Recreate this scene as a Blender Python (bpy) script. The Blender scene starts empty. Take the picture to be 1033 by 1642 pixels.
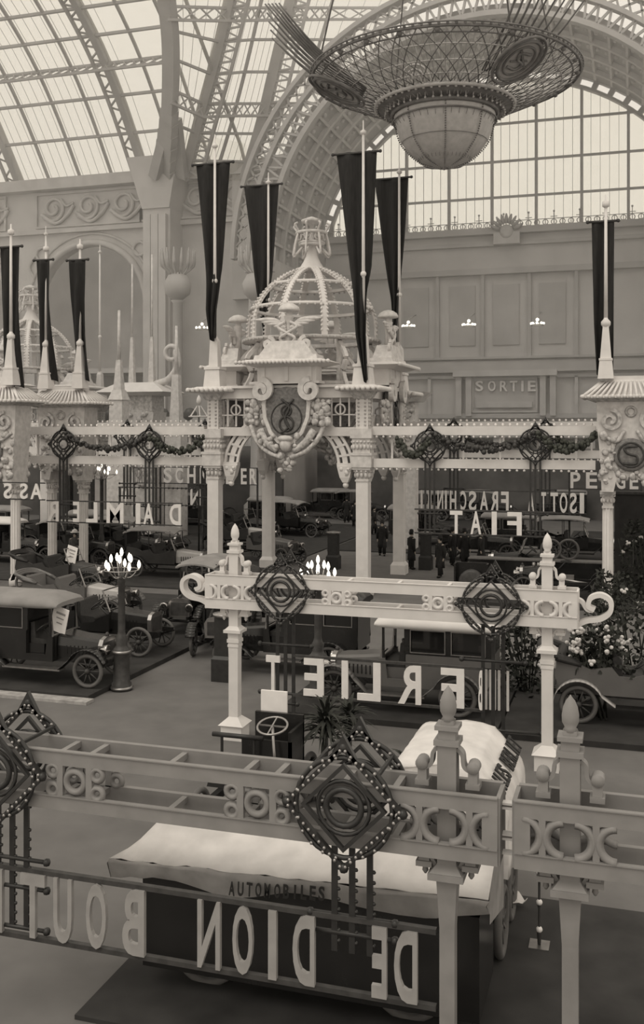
import bpy, math, random
from mathutils import Vector, Matrix
R = math.radians
PI = math.pi
random.seed(7)
sc = bpy.context.scene
col = sc.collection

# ------------------------------------------------------------------ camera, sky, sun, exposure
TH = R(17.3); CT, ST = math.cos(TH), math.sin(TH)
FPX, CX, HY, CZ = 1600.0, 516.5, 690.0, 6.3
cam_d = bpy.data.cameras.new('camera'); cam = bpy.data.objects.new('camera', cam_d); col.objects.link(cam)
cam.location = (0, 0, CZ); cam.rotation_euler = (R(90), 0, TH)
cam_d.sensor_fit = 'AUTO'; cam_d.sensor_width = 36.0
cam_d.lens = 36.0 * FPX / 1642.0
cam_d.shift_y = (HY - 821.0) / 1642.0
cam_d.clip_start = 0.1; cam_d.clip_end = 600
sc.camera = cam

wd = bpy.data.worlds.new('overcast_sky'); sc.world = wd; wd.use_nodes = True
bg = wd.node_tree.nodes['Background']
bg.inputs[0].default_value = (1.0, 0.915, 0.79, 1); bg.inputs[1].default_value = 0.97
sun_d = bpy.data.lights.new('daylight_sun', 'SUN'); sun_d.energy = 1.0; sun_d.angle = R(35); sun_d.color = (1, 0.95, 0.85)
sun = bpy.data.objects.new('daylight_sun', sun_d); col.objects.link(sun); sun.rotation_euler = (R(30), R(-12), 0)

vs = sc.view_settings
vs.view_transform = 'Standard'; vs.look = 'None'; vs.exposure = 0.0; vs.gamma = 1.0; vs.use_curve_mapping = False

# ------------------------------------------------------------------ pixel / place helpers
def P(px, py, Y):                       # the point of the plane y = Y that the photograph shows at (px, py)
    t = (px - CX) / FPX; s = Y / (CT + ST * t)
    return Vector((s * (-ST + CT * t), Y, CZ - (py - HY) * s / FPX))
def D(px, py, s):                       # the point at depth s
    t = (px - CX) / FPX
    return Vector((s * (-ST + CT * t), s * (CT + ST * t), CZ - (py - HY) * s / FPX))
def G(px, py, z=0.0):                   # the point of the floor
    return D(px, py, (CZ - z) * FPX / (py - HY))

# ------------------------------------------------------------------ materials
TINT = (1.0, 0.965, 0.945)
def mat(name, v, rough=0.7, var=0.12, scale=6.0, metal=0.0, tint=TINT, spec=0.35, bump=0.0, stretch=None):
    m = bpy.data.materials.new(name); m.use_nodes = True
    nt = m.node_tree; b = nt.nodes['Principled BSDF']
    b.inputs['Roughness'].default_value = rough; b.inputs['Metallic'].default_value = metal
    b.inputs['Specular IOR Level'].default_value = spec
    tc = nt.nodes.new('ShaderNodeTexCoord'); mp = nt.nodes.new('ShaderNodeMapping')
    if stretch: mp.inputs['Scale'].default_value = stretch
    no = nt.nodes.new('ShaderNodeTexNoise'); no.inputs['Scale'].default_value = scale; no.inputs['Detail'].default_value = 5
    rp = nt.nodes.new('ShaderNodeValToRGB')
    lo, hi = v * (1 - var), v * (1 + var)
    rp.color_ramp.elements[0].position = 0.3; rp.color_ramp.elements[1].position = 0.7
    rp.color_ramp.elements[0].color = (lo * tint[0], lo * tint[1], lo * tint[2], 1)
    rp.color_ramp.elements[1].color = (hi * tint[0], hi * tint[1], hi * tint[2], 1)
    L = nt.links
    L.new(tc.outputs['Object'], mp.inputs['Vector']); L.new(mp.outputs['Vector'], no.inputs['Vector'])
    L.new(no.outputs['Fac'], rp.inputs['Fac']); L.new(rp.outputs['Color'], b.inputs['Base Color'])
    if bump:
        bn = nt.nodes.new('ShaderNodeBump'); bn.inputs['Strength'].default_value = bump
        L.new(no.outputs['Fac'], bn.inputs['Height']); L.new(bn.outputs['Normal'], b.inputs['Normal'])
    return m
def glow(name, c, s):
    m = bpy.data.materials.new(name); m.use_nodes = True
    b = m.node_tree.nodes['Principled BSDF']
    b.inputs['Base Color'].default_value = (0.8, 0.75, 0.65, 1)
    b.inputs['Emission Color'].default_value = (*c, 1); b.inputs['Emission Strength'].default_value = s
    return m
def glazing(name, clear, milky, lines=0.0):
    m = bpy.data.materials.new(name); m.use_nodes = True; nt = m.node_tree
    nt.nodes.remove(nt.nodes['Principled BSDF']); out = nt.nodes['Material Output']
    tr = nt.nodes.new('ShaderNodeBsdfTransparent'); tr.inputs[0].default_value = (clear, clear, clear * 0.98, 1)
    tl = nt.nodes.new('ShaderNodeBsdfTranslucent'); tl.inputs[0].default_value = (0.8, 0.76, 0.66, 1)
    mx = nt.nodes.new('ShaderNodeMixShader')
    no = nt.nodes.new('ShaderNodeTexNoise'); no.inputs['Scale'].default_value = 0.6; no.inputs['Detail'].default_value = 6
    ma = nt.nodes.new('ShaderNodeMath'); ma.operation = 'MULTIPLY'; ma.inputs[1].default_value = milky * 2
    tc = nt.nodes.new('ShaderNodeTexCoord')
    nt.links.new(tc.outputs['Object'], no.inputs['Vector']); nt.links.new(no.outputs['Fac'], ma.inputs[0])
    nt.links.new(ma.outputs[0], mx.inputs[0]); nt.links.new(tr.outputs[0], mx.inputs[1]); nt.links.new(tl.outputs[0], mx.inputs[2])
    nt.links.new(mx.outputs[0], out.inputs['Surface'])
    return m
M = dict(
    white=mat('white_plaster_paint', 0.66, 0.6, 0.06, 3),
    cream=mat('cream_stucco', 0.58, 0.75, 0.16, 5, bump=0.2),
    relief=mat('carved_relief_paint', 0.46, 0.7, 0.4, 7),
    bronze=mat('bronzed_shield', 0.16, 0.5, 0.35, 9),
    grey=mat('shade_grey_stand', 0.23, 0.55, 0.10, 4),  # shade on the near stands' facing side is put into this grey
    greyd=mat('dark_grey_stand_paint', 0.085, 0.5, 0.15, 4),
    iron=mat('black_iron', 0.022, 0.45, 0.3, 8, spec=0.5),
    iron2=mat('dull_iron', 0.05, 0.5, 0.3, 8),
    banner=mat('dark_banner_cloth', 0.022, 0.9, 0.25, 3, stretch=(4, 4, 0.6)),
    canvas=mat('pale_canvas', 0.62, 0.9, 0.14, 3.0, bump=0.25),
    canvasd=mat('shaded_canvas_valance', 0.27, 0.9, 0.25, 3.0, bump=0.25),  # darker copy of the sheet canvas, side shade put into its colour
    paper=mat('white_card', 0.8, 0.8, 0.05, 5),
    letter=mat('pale_letter_paint', 0.74, 0.6, 0.06, 5),
    letterg=mat('grey_letter_paint', 0.30, 0.6, 0.12, 5),
    ink=mat('black_lettering', 0.03, 0.8, 0.2, 9),
    floor=mat('floor_carpet', 0.135, 0.95, 0.12, 1.3),
    carpet=mat('dark_stand_carpet', 0.035, 0.95, 0.3, 1.8),
    fringe=mat('pale_carpet_border', 0.34, 0.95, 0.3, 5),
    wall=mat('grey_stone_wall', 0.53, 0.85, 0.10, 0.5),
    wallb=mat('shadowy_stone_wall', 0.43, 0.85, 0.12, 0.5),  # darker copy of the wall stone, arch recess shade put into its colour
    wallc=mat('dim_gallery_wall', 0.10, 0.9, 0.3, 0.6),  # darkness of the space under the galleries put into the colour
    mould=mat('stone_moulding', 0.50, 0.8, 0.12, 1.0),
    steel=mat('grey_green_steel', 0.36, 0.6, 0.10, 0.8),
    steeld=mat('lattice_steel', 0.20, 0.6, 0.12, 0.8),
    soffit=mat('arch_soffit', 0.34, 0.8, 0.12, 0.5),
    lustre=mat('chandelier_lattice', 0.17, 0.5, 0.25, 3),
    crystal=mat('pearl_beads', 0.42, 0.4, 0.10, 5),
    cblack=mat('black_coachwork', 0.016, 0.22, 0.2, 3, spec=0.6),
    cgrey=mat('grey_coachwork', 0.115, 0.3, 0.08, 3, spec=0.5),
    cgreen=mat('dark_coachwork', 0.035, 0.28, 0.2, 3, spec=0.6),
    cpale=mat('pale_coachwork', 0.40, 0.35, 0.1, 3, spec=0.5),
    tyre=mat('grey_rubber', 0.115, 0.8, 0.15, 6),
    spoke=mat('dark_spokes', 0.05, 0.5, 0.2, 8),
    brass=mat('polished_metal', 0.5, 0.2, 0.1, 8, metal=1.0),
    chrome=mat('dull_polished_metal', 0.32, 0.3, 0.15, 8, metal=0.8),
    leather=mat('black_leather', 0.025, 0.5, 0.3, 12, bump=0.3),
    roofc=mat('tan_roof_cloth', 0.24, 0.7, 0.15, 2),
    roofw=mat('pale_roof_cloth', 0.66, 0.6, 0.05, 2),
    glassd=mat('dark_window_glass', 0.012, 0.06, 0.2, 2, spec=0.7),
    leaf=mat('dark_foliage', 0.03, 0.7, 0.5, 8, tint=(0.95, 1, 0.85)),
    leaf2=mat('mid_foliage', 0.055, 0.7, 0.5, 8, tint=(0.95, 1, 0.85)),
    flower=mat('pale_blossom', 0.6, 0.8, 0.2, 9),
    pot=mat('dark_pot', 0.05, 0.6, 0.2, 5),
    suit=mat('dark_suit_cloth', 0.018, 0.9, 0.3, 9),
    suit2=mat('grey_overcoat_cloth', 0.06, 0.9, 0.3, 9),
    skin=mat('skin', 0.42, 0.6, 0.08, 9, tint=(1, 0.86, 0.74)),
    flame=glow('lamp_bulb_glow', (1, 0.93, 0.78), 2.4),
    bulb=mat('frosted_bulb', 0.75, 0.35, 0.03, 9),
    rglass=glazing('roof_glass', 0.93, 0.10),
    wglass=glazing('window_glass', 0.98, 0.05),
)
# roof glass gets fine glazing bars
# ------------------------------------------------------------------ mesh builder
class MB:
    def __init__(s, T=None):
        s.v = []; s.f = []; s.sm = []; s.T = T
    def add(s, vs, fs, smooth=False):
        o = len(s.v)
        s.v += [s.T @ Vector(p) for p in vs] if s.T else [Vector(p) for p in vs]
        for f in fs: s.f.append(tuple(i + o for i in f)); s.sm.append(smooth)
        return s
    def bx(s, x0, x1, y0, y1, z0, z1):
        return s.add([(x0,y0,z0),(x1,y0,z0),(x1,y1,z0),(x0,y1,z0),(x0,y0,z1),(x1,y0,z1),(x1,y1,z1),(x0,y1,z1)],
                     [(0,3,2,1),(4,5,6,7),(0,1,5,4),(1,2,6,5),(2,3,7,6),(3,0,4,7)])
    def box(s, x, y, z, sx, sy, sz): return s.bx(x-sx/2, x+sx/2, y-sy/2, y+sy/2, z-sz/2, z+sz/2)
    def frus(s, x, y, z0, z1, a0, b0, a1, b1):        # rectangular frustum
        return s.add([(x-a0,y-b0,z0),(x+a0,y-b0,z0),(x+a0,y+b0,z0),(x-a0,y+b0,z0),(x-a1,y-b1,z1),(x+a1,y-b1,z1),(x+a1,y+b1,z1),(x-a1,y+b1,z1)],
                     [(0,3,2,1),(4,5,6,7),(0,1,5,4),(1,2,6,5),(2,3,7,6),(3,0,4,7)])
    def bar(s, a, b, w, h=None, up=(0,0,1)):          # rectangular bar from a to b, w across, h along up
        a, b = Vector(a), Vector(b); d = (b - a)
        if d.length < 1e-6: return s
        d.normalize(); h = h or w; u = Vector(up)
        if abs(d.dot(u)) > 0.98: u = Vector((0,1,0)) if abs(d.y) < 0.9 else Vector((1,0,0))
        q = d.cross(u).normalized() * (w/2); u = q.cross(d).normalized() * (h/2)
        vs = [a-q-u, a+q-u, a+q+u, a-q+u, b-q-u, b+q-u, b+q+u, b-q+u]
        return s.add(vs, [(0,1,2,3),(7,6,5,4),(0,4,5,1),(1,5,6,2),(2,6,7,3),(3,7,4,0)])
    def path(s, pts, w, h, up=(0,0,1), closed=False):   # mitred rectangular band through the points
        pts = [Vector(p) for p in pts]; n = len(pts); u0 = Vector(up); vs = []
        for i, p in enumerate(pts):
            a = pts[i-1] if (i > 0 or closed) else None; c = pts[(i+1) % n] if (i < n-1 or closed) else None
            d1 = (p-a).normalized() if a is not None else None; d2 = (c-p).normalized() if c is not None else None
            d1 = d1 or d2; d2 = d2 or d1; d = d1+d2
            d = d.normalized() if d.length > 1e-6 else d1
            k = 1/max(0.5, d.dot(d1)); q = d.cross(u0)
            q = q.normalized() if q.length > 1e-4 else d.orthogonal().normalized()
            u = q.cross(d).normalized(); q = q*(w/2*(k if abs(q.dot(d1)) > 1e-3 else 1)); u = u*(h/2*(k if abs(u.dot(d1)) > 1e-3 else 1))
            vs += [p-q-u, p+q-u, p+q+u, p-q+u]
        fs = []
        for i in range(n if closed else n-1):
            o, e = 4*i, 4*((i+1) % n); fs += [(o+j, e+j, e+(j+1)%4, o+(j+1)%4) for j in range(4)]
        if not closed: fs += [(0,1,2,3), (4*n-1,4*n-2,4*n-3,4*n-4)]
        return s.add(vs, fs)
    def tube(s, pts, r, n=6, closed=False):
        pts = [Vector(p) for p in pts]; k = len(pts); rr = r if isinstance(r, (list, tuple)) else [r]*k
        vs = []; pu = None
        for i, p in enumerate(pts):
            a = pts[i-1] if (i > 0 or closed) else p; b = pts[(i+1) % k] if (i < k-1 or closed) else p
            d = (b - a)
            d = d.normalized() if d.length > 1e-9 else Vector((0,0,1))
            u = pu if pu is not None else (Vector((0,0,1)) if abs(d.z) < 0.9 else Vector((1,0,0)))
            u = u - d * u.dot(d)
            if u.length < 1e-5: u = d.orthogonal()
            u.normalize(); pu = u; w = d.cross(u)
            for j in range(n):
                g = 2*PI*j/n; vs.append(p + (u*math.cos(g) + w*math.sin(g))*rr[i])
        fs = []
        for i in range(k if closed else k-1):
            for j in range(n):
                fs.append((i*n+j, i*n+(j+1)%n, ((i+1)%k)*n+(j+1)%n, ((i+1)%k)*n+j))
        if not closed: fs += [tuple(range(n))[::-1], tuple(range((k-1)*n, k*n))]
        return s.add(vs, fs, True)
    def lathe(s, prof, c=(0,0,0), n=16, smooth=True, rot=None):
        vs = []; c = Vector(c)
        for r, z in prof:
            for j in range(n):
                g = 2*PI*(j+0.5)/n; p = Vector((r*math.cos(g), r*math.sin(g), z))
                vs.append((rot @ p if rot else p) + c)
        k = len(prof); fs = []
        for i in range(k-1):
            for j in range(n): fs.append((i*n+j, i*n+(j+1)%n, (i+1)*n+(j+1)%n, (i+1)*n+j))
        if prof[0] != prof[-1]: fs += [tuple(range(n))[::-1], tuple(range((k-1)*n, k*n))]
        return s.add(vs, fs, smooth)
    def sph(s, c, r, n=8, m=5, sc=(1,1,1)):
        c = Vector(c); vs = [c + Vector((0,0,-r*sc[2]))]
        for i in range(1, m):
            a = -PI/2 + PI*i/m
            for j in range(n):
                g = 2*PI*j/n; vs.append(c + Vector((r*sc[0]*math.cos(a)*math.cos(g), r*sc[1]*math.cos(a)*math.sin(g), r*sc[2]*math.sin(a))))
        vs.append(c + Vector((0,0,r*sc[2]))); fs = []
        for j in range(n): fs.append((0, 1+(j+1)%n, 1+j))
        for i in range(m-2):
            for j in range(n): fs.append((1+i*n+j, 1+i*n+(j+1)%n, 1+(i+1)*n+(j+1)%n, 1+(i+1)*n+j))
        t = len(vs)-1; b0 = 1+(m-2)*n
        for j in range(n): fs.append((b0+j, b0+(j+1)%n, t))
        return s.add(vs, fs, True)
    def ring(s, c, Rr, r, ax='y', n=24, m=6, a0=0, a1=360):
        c = Vector(c); pts = []; full = abs(a1-a0) >= 360
        for i in range(n if full else n+1):
            g = R(a0 + (a1-a0)*i/n); x, z = Rr*math.cos(g), Rr*math.sin(g)
            pts.append(c + (Vector((x,0,z)) if ax == 'y' else Vector((x,z,0)) if ax == 'z' else Vector((0,x,z))))
        return s.tube(pts, r, m, full)
    def prism(s, pts, y0, y1, ax='y'):                # outline in (x,z) pushed from y0 to y1 (ax 'x': outline in (y,z); 'z': in (x,y))
        f = {'y': lambda p, q: (p[0], q, p[1]), 'x': lambda p, q: (q, p[0], p[1]), 'z': lambda p, q: (p[0], p[1], q)}[ax]
        n = len(pts)
        return s.add([f(p, y0) for p in pts] + [f(p, y1) for p in pts],
                     [tuple(range(n)), tuple(range(2*n-1, n-1, -1))] + [(i, i+n, (i+1)%n+n, (i+1)%n) for i in range(n)])
    def loft(s, rings, closed=True, caps=True, smooth=True):
        n = len(rings[0]); vs = [p for r in rings for p in r]; fs = []
        for i in range(len(rings)-1):
            for j in range(n if closed else n-1): fs.append((i*n+j, i*n+(j+1)%n, (i+1)*n+(j+1)%n, (i+1)*n+j))
        s.add(vs, fs, smooth)
        if caps and closed:
            s.add(rings[0], [tuple(range(n))[::-1]]); s.add(rings[-1], [tuple(range(n))])
        return s
    def mesh(s, name, m):
        me = bpy.data.meshes.new(name); me.from_pydata([tuple(p) for p in s.v], [], s.f)
        for p, q in zip(me.polygons, s.sm): p.use_smooth = q
        if m: me.materials.append(M[m] if isinstance(m, str) else m)
        me.update(); return me
    def build(s, name, m, parent=None, loc=None, rz=0, solid=0, bev=0):
        o = bpy.data.objects.new(name, s.mesh(name, m)); col.objects.link(o)
        if parent: o.parent = parent
        if loc is not None: o.location = loc
        if rz: o.rotation_euler.z = rz
        if solid: md = o.modifiers.new('solid', 'SOLIDIFY'); md.thickness = solid; md.offset = 0
        if bev: md = o.modifiers.new('bevel', 'BEVEL'); md.width = bev; md.segments = 2; md.limit_method = 'ANGLE'
        return o

def tag(o, label=None, cat=None, group=None, kind=None):
    if label: o['label'] = label
    if cat: o['category'] = cat
    if group: o['group'] = group
    if kind: o['kind'] = kind
    return o
def thing(name, label, cat, loc=(0,0,0), rz=0, group=None):
    o = bpy.data.objects.new(name, None); col.objects.link(o); o.location = loc; o.rotation_euler = (0,0,rz)
    o.empty_display_size = 0.2
    return tag(o, label, cat, group)
def struct(o): o['kind'] = 'structure'; return o
def kids(o): return [c for c in list(o.children)]
def copy_tree(o, parent=None):
    c = o.copy(); col.objects.link(c); c.parent = parent
    for ch in kids(o): copy_tree(ch, c)
    return c
def dup(o, label, loc, rz=0, group=None, scale=None):
    c = copy_tree(o); c.location = loc; c.rotation_euler = (0,0,rz); c['label'] = label
    if group: c['group'] = group
    if scale: c.scale = (scale,)*3
    return c
def arc(cx, cz, r, a0, a1, n, y=0.0):
    return [Vector((cx + r*math.cos(R(a0+(a1-a0)*i/n)), y, cz + r*math.sin(R(a0+(a1-a0)*i/n)))) for i in range(n+1)]
def spline(pts, n=8):                   # catmull-rom through the points
    pts = [Vector(p) for p in pts]; q = [pts[0]*2-pts[1]] + pts + [pts[-1]*2-pts[-2]]; out = []
    for i in range(1, len(q)-2):
        for k in range(n):
            t = k/n; a, b, c, d = q[i-1], q[i], q[i+1], q[i+2]
            out.append(0.5*((2*b) + (c-a)*t + (2*a-5*b+4*c-d)*t*t + (3*b-a-3*c+d)*t**3))
    out.append(pts[-1]); return out
_bulb = {}; _bulb_n = {}
def bulbs(parent, pts, r, mt, owner, name='bulb', cap=95):   # each bulb a part of its own up to the cap, the rest as one
    key = (round(r,3), mt)
    if key not in _bulb: b0 = MB(); b0.sph((0,0,0), r, 6, 4); _bulb[key] = b0.mesh('bulb', mt)
    rest = []
    for p in pts:
        if _bulb_n.get(owner, 0) < cap:
            _bulb_n[owner] = _bulb_n.get(owner, 0)+1
            o = bpy.data.objects.new(name, _bulb[key]); col.objects.link(o); o.parent = parent; o.location = p
        else: rest.append(p)
    if rest:
        b0 = MB()
        for p in rest: b0.sph(p, r, 6, 4)
        b0.build('bulb_string', mt, parent)['kind'] = 'stuff'
def along(pts, step):
    pts = [Vector(p) for p in pts]; acc = 0.0; out = []
    for a, c in zip(pts, pts[1:]):
        L = (c-a).length; t = step - acc
        while t <= L: out.append(a.lerp(c, t/L)); t += step
        acc = L - (t - step)
    return out
_glyph = {}
def glyph(ch):                          # outline of one letter, scaled to a unit box, from Blender's own font
    if ch in _glyph: return _glyph[ch]
    cu = bpy.data.curves.new('glyph', 'FONT'); cu.body = ch; cu.size = 1; cu.extrude = 0.5; cu.offset = 0.02
    cu.resolution_u = 4
    o = bpy.data.objects.new('glyph', cu); col.objects.link(o)
    dg = bpy.context.evaluated_depsgraph_get(); me = bpy.data.meshes.new_from_object(o.evaluated_get(dg))
    vs = [v.co.copy() for v in me.vertices]; fs = [tuple(p.vertices) for p in me.polygons]
    bpy.data.objects.remove(o); bpy.data.curves.remove(cu); bpy.data.meshes.remove(me)
    x0, x1 = min(v.x for v in vs), max(v.x for v in vs); y0, y1 = min(v.y for v in vs), max(v.y for v in vs)
    vs = [Vector(((v.x-x0)/max(x1-x0,1e-6)-0.5, v.z, (v.y-y0)/(y1-y0)-0.5)) for v in vs]
    _glyph[ch] = (vs, fs); return _glyph[ch]
def letter(ch, w, h, d, mirror=False, T=None):
    vs, fs = glyph(ch); k = -1 if mirror else 1
    b = MB(T); b.add([(p.x*w*k, p.y*d, p.z*h) for p in vs], [f[::-1] for f in fs] if mirror else fs); return b
# ------------------------------------------------------------------ the hall
b = MB(); b.bx(-75, 40, -2, 90, -0.3, 0); struct(b.build('floor', 'floor'))

YL, YE, YF = 72.0, 78.0, 66.0           # side wall, end wall, front of the great arch
AX, AZ, AR = -9.2, 18.4, 14.95          # great arch: centre and inner radius
ZE = P(120, 286, YL).z                  # eaves of the glass vault
# side wall with arched recesses
def arched_wall(x0, x1, z1, arches):
    pts = [(x0, 0)]
    for cx, r, zs in arches:
        pts += [(cx-r, 0)] + [(cx + r*math.cos(R(180-a)), zs + r*math.sin(R(180-a))) for a in range(0, 181, 10)] + [(cx+r, 0)]
    return pts + [(x1, 0), (x1, z1), (x0, z1)]
acx = (P(62, 420, YL).x + P(232, 420, YL).x)/2; ar = (P(232, 420, YL).x - P(62, 420, YL).x)/2
azs = P(147, 392, YL).z - ar
arches = [(acx-12.6, ar, azs), (acx, ar, azs)]
b = MB(); b.prism(arched_wall(-64, -24.7, ZE, arches), YL, YL+1.0); struct(b.build('wall_left', 'wall'))
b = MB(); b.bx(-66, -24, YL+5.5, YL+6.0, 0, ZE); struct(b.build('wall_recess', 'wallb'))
b = MB(); b.bx(-66, -24.6, YL+1.0, YL+5.5, 11.0, 11.4); struct(b.build('trim_7', 'mould'))
# mouldings and scroll frieze on the side wall
b = MB()
zf0, zf1 = P(120, 368, YL).z, P(120, 303, YL).z
for z, h, d in ((ZE-0.5, 0.9, 0.9), (zf1+0.2, 0.35, 0.4), (zf0-0.1, 0.35, 0.4), (11.2, 0.5, 0.5), (azs-5, 0.3, 0.25)):
    if z > azs: b.bx(-64, -24.2, YL-d, YL+0.02, z-h/2, z+h/2)
for cx, r, zs in arches:
    b.tube([(cx + (r+0.15)*math.cos(R(a)), YL-0.1, zs + (r+0.15)*math.sin(R(a))) for a in range(0, 181, 9)], 0.28, 6)
    b.tube([(cx + (r+0.9)*math.cos(R(a)), YL-0.05, zs + (r+0.9)*math.sin(R(a))) for a in range(0, 181, 9)], 0.12, 5)
    b.bx(cx-r-1.0, cx-r-0.2, YL-0.3, YL, 0, zs); b.bx(cx+r+0.2, cx+r+1.0, YL-0.3, YL, 0, zs)
    for sx in (-1, 1):                                     # scroll bosses in the spandrels
        b.ring((cx+sx*(r-0.4), YL-0.1, zs+r-0.6), 0.55, 0.13, 'y', 14, 5)
        b.tube(spline([(cx+sx*(r+0.2), YL-0.1, zs+r-0.6), (cx+sx*(r+0.8), YL-0.1, zs+r-1.6), (cx+sx*(r+0.3), YL-0.1, zs+r-2.6)], 5), 0.12, 5)
struct(b.build('trim_1', 'mould'))
b = MB(); zc = (zf0+zf1)/2; hh = (zf1-zf0)/2 - 0.3
for bx0 in (acx-12.6, acx, acx+9.6):
    b.path([(bx0-5.0, YL-0.12, zc-hh), (bx0+4.6, YL-0.12, zc-hh), (bx0+4.6, YL-0.12, zc+hh), (bx0-5.0, YL-0.12, zc+hh)], 0.16, 0.16, (0,1,0), True)
    for k in range(3):
        x = bx0 - 3.4 + 3.2*k
        sp = [(x + rr*math.cos(R(g)), YL-0.15, zc + 0.15 + rr*math.sin(R(g))) for g, rr in zip(range(-160, 420, 24), [1.15-0.036*i for i in range(25)])]
        b.tube(sp, 0.14, 5)
        b.tube(spline([(x-1.1, YL-0.15, zc-0.3), (x+0.2, YL-0.15, zc-1.1), (x+1.3, YL-0.15, zc-0.5), (x+1.9, YL-0.15, zc+0.3)], 6), 0.17, 5)
        b.tube(spline([(x+0.7, YL-0.15, zc+0.9), (x+1.2, YL-0.15, zc+0.3), (x+1.9, YL-0.15, zc+0.5)], 5), 0.11, 5)
struct(b.build('trim_2', 'mould'))
# crossing pier and its flaring head
pl, pr = P(243, 400, YL).x, P(300, 400, YL).x
b = MB(); b.bx(pl+0.4, pr-0.4, YL-2.2, YL, 0, ZE-3.5)
b.bx(pl+0.1, pr-0.1, YL-2.5, YL, 0, 3.0)
for x in (pl+0.9, (pl+pr)/2, pr-0.9): b.bx(x-0.3, x+0.3, YL-2.6, YL-2.2, 2.0, ZE-4)
b.frus((pl+pr)/2, YL-1.2, ZE-3.5, ZE+0.4, (pr-pl)/2-0.4, 1.2, (pr-pl)/2+0.6, 1.8)
struct(b.build('wall_pier', 'wall'))

# end wall below the great window, side returns of the arch
zsill = P(800, 369, YE).z
b = MB(); b.bx(-24.6, 12, YE, YE+1, 5.6, zsill); struct(b.build('wall_end', 'wall'))
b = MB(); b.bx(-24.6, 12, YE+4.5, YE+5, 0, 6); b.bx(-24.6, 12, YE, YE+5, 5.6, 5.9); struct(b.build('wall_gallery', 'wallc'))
b = MB(); b.bx(-24.9, -24.2, YF, YE, 0, AZ); struct(b.build('wall_arch_left', 'wall'))
b = MB(); b.bx(AX+AR+0.2, AX+AR+0.9, YF, YE, 0, AZ); struct(b.build('wall_arch_right', 'wall'))
b = MB()
for z, h, d in ((zsill-0.15, 0.5, 0.7), (P(800,392,YE).z, 0.3, 0.4), (P(800,436,YE).z, 0.45, 0.6), (P(800,574,YE).z, 0.18, 0.5), (P(800,584,YE).z, 0.5, 0.3),
                (P(800,592,YE).z, 0.5, 0.7), (P(800,604,YE).z, 0.25, 0.4), (P(800,667,YE).z, 0.35, 0.6), (6.0, 0.5, 0.4)):
    b.bx(-24.2, 5.8, YE-d, YE+0.02, z-h/2, z+h/2)
for k in range(9):                                           # piers that carry the gallery
    x = -23.5 + 3.4*k; b.bx(x-0.4, x+0.4, YE-0.25, YE+0.6, 0, 5.8)
zt, zb = P(800,436,YE).z, P(800,574,YE).z
for px in (703, 775, 850, 925): x = P(px, 500, YE).x; b.bx(x-0.12, x+0.12, YE-0.35, YE, zb, zt)
for px in (668, 742, 812, 886): x = P(px, 500, YE).x; b.bx(x-1.0, x+1.0, YE-0.14, YE, zb+1.0, zt-1.0)
struct(b.build('trim_3', 'wallb'))
# portal with the exit board
b = MB()
za, zb2 = P(810,604,YE).z, P(810,667,YE).z
for px in (738, 754, 872, 888): x = P(px, 640, YE).x; b.bx(x-0.22, x+0.22, YE-0.8, YE, zb2, za)
for px in (690, 925): x = P(px, 640, YE).x; b.bx(x-0.12, x+0.12, YE-0.4, YE, zb2, za)
b.bx(P(730,600,YE).x, P(895,600,YE).x, YE-1.1, YE, za, za+0.45)
struct(b.build('trim_4', 'mould'))
d = thing('exit_sign', 'grey board lettered SORTIE above the far doorway at the end wall', 'sign', (P(810, 634, YE).x, YE-0.5, P(810, 634, YE).z))
w2 = (P(862,634,YE).x - P(760,634,YE).x)/2; h2 = (P(810,608,YE).z - P(810,660,YE).z)/2
b = MB(); b.box(0, 0.25, 0, 2*w2, 0.2, 2*h2); b.build('board', 'wallb', d)
b = MB(); b.path([(-w2,0.1,-h2),(w2,0.1,-h2),(w2,0.1,h2),(-w2,0.1,h2)], 0.16, 0.16, (0,1,0), True); b.bx(-w2+.3, w2-.3, -0.15, 0.15, -h2+0.3, -h2+0.75); b.build('frame', 'mould', d)
for ch, px in zip('SORTIE', (769, 789, 808, 824, 838, 853)):
    p = P(px, 619, YE-0.5); l = letter(ch, 0.58 if ch != 'I' else 0.18, 0.8, 0.12).build('letter', 'letter', d); l.location = (p.x - d.location.x, 0.0, p.z - d.location.z)

# great arch: soffit, inner ring with light slots, lattice front ring
def arc_band(b, r0, r1, y0, y1, a0, a1, n=40):
    for i in range(n):
        g0, g1 = R(a0+(a1-a0)*i/n), R(a0+(a1-a0)*(i+1)/n)
        q = [(AX+r*math.cos(g), y, AZ+r*math.sin(g)) for g in (g0, g1) for r in (r0, r1) for y in (y0, y1)]
        b.add(q, [(0,1,3,2),(4,6,7,5),(0,4,5,1),(2,3,7,6),(0,2,6,4),(1,5,7,3)])
b = MB(); arc_band(b, AR+0.72, AR+1.1, YF+0.3, YE+0.3, 0, 180, 48); struct(b.build('ceiling_arch', 'soffit'))
b = MB()                                                     # window-side ring, pierced by slots
arc_band(b, AR-0.08, AR+0.12, YE-0.15, YE+0.4, 0, 180, 48); arc_band(b, AR+0.68, AR+0.95, YE-0.15, YE+0.4, 0, 180, 48)
for i in range(37): arc_band(b, AR+0.1, AR+0.7, YE-0.1, YE+0.4, i*5-0.7, i*5+0.7, 1)
struct(b.build('trim_5', 'soffit'))
b = MB()
for y in (YF+0.2, YF+3.2, YF+6.2, YF+9.2): arc_band(b, AR+0.38, AR+0.74, y, y+0.35, 0, 180, 48)
for i in range(37): arc_band(b, AR+0.45, AR+0.73, YF+0.3, YE-1.0, i*5-0.35, i*5+0.35, 1)
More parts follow.
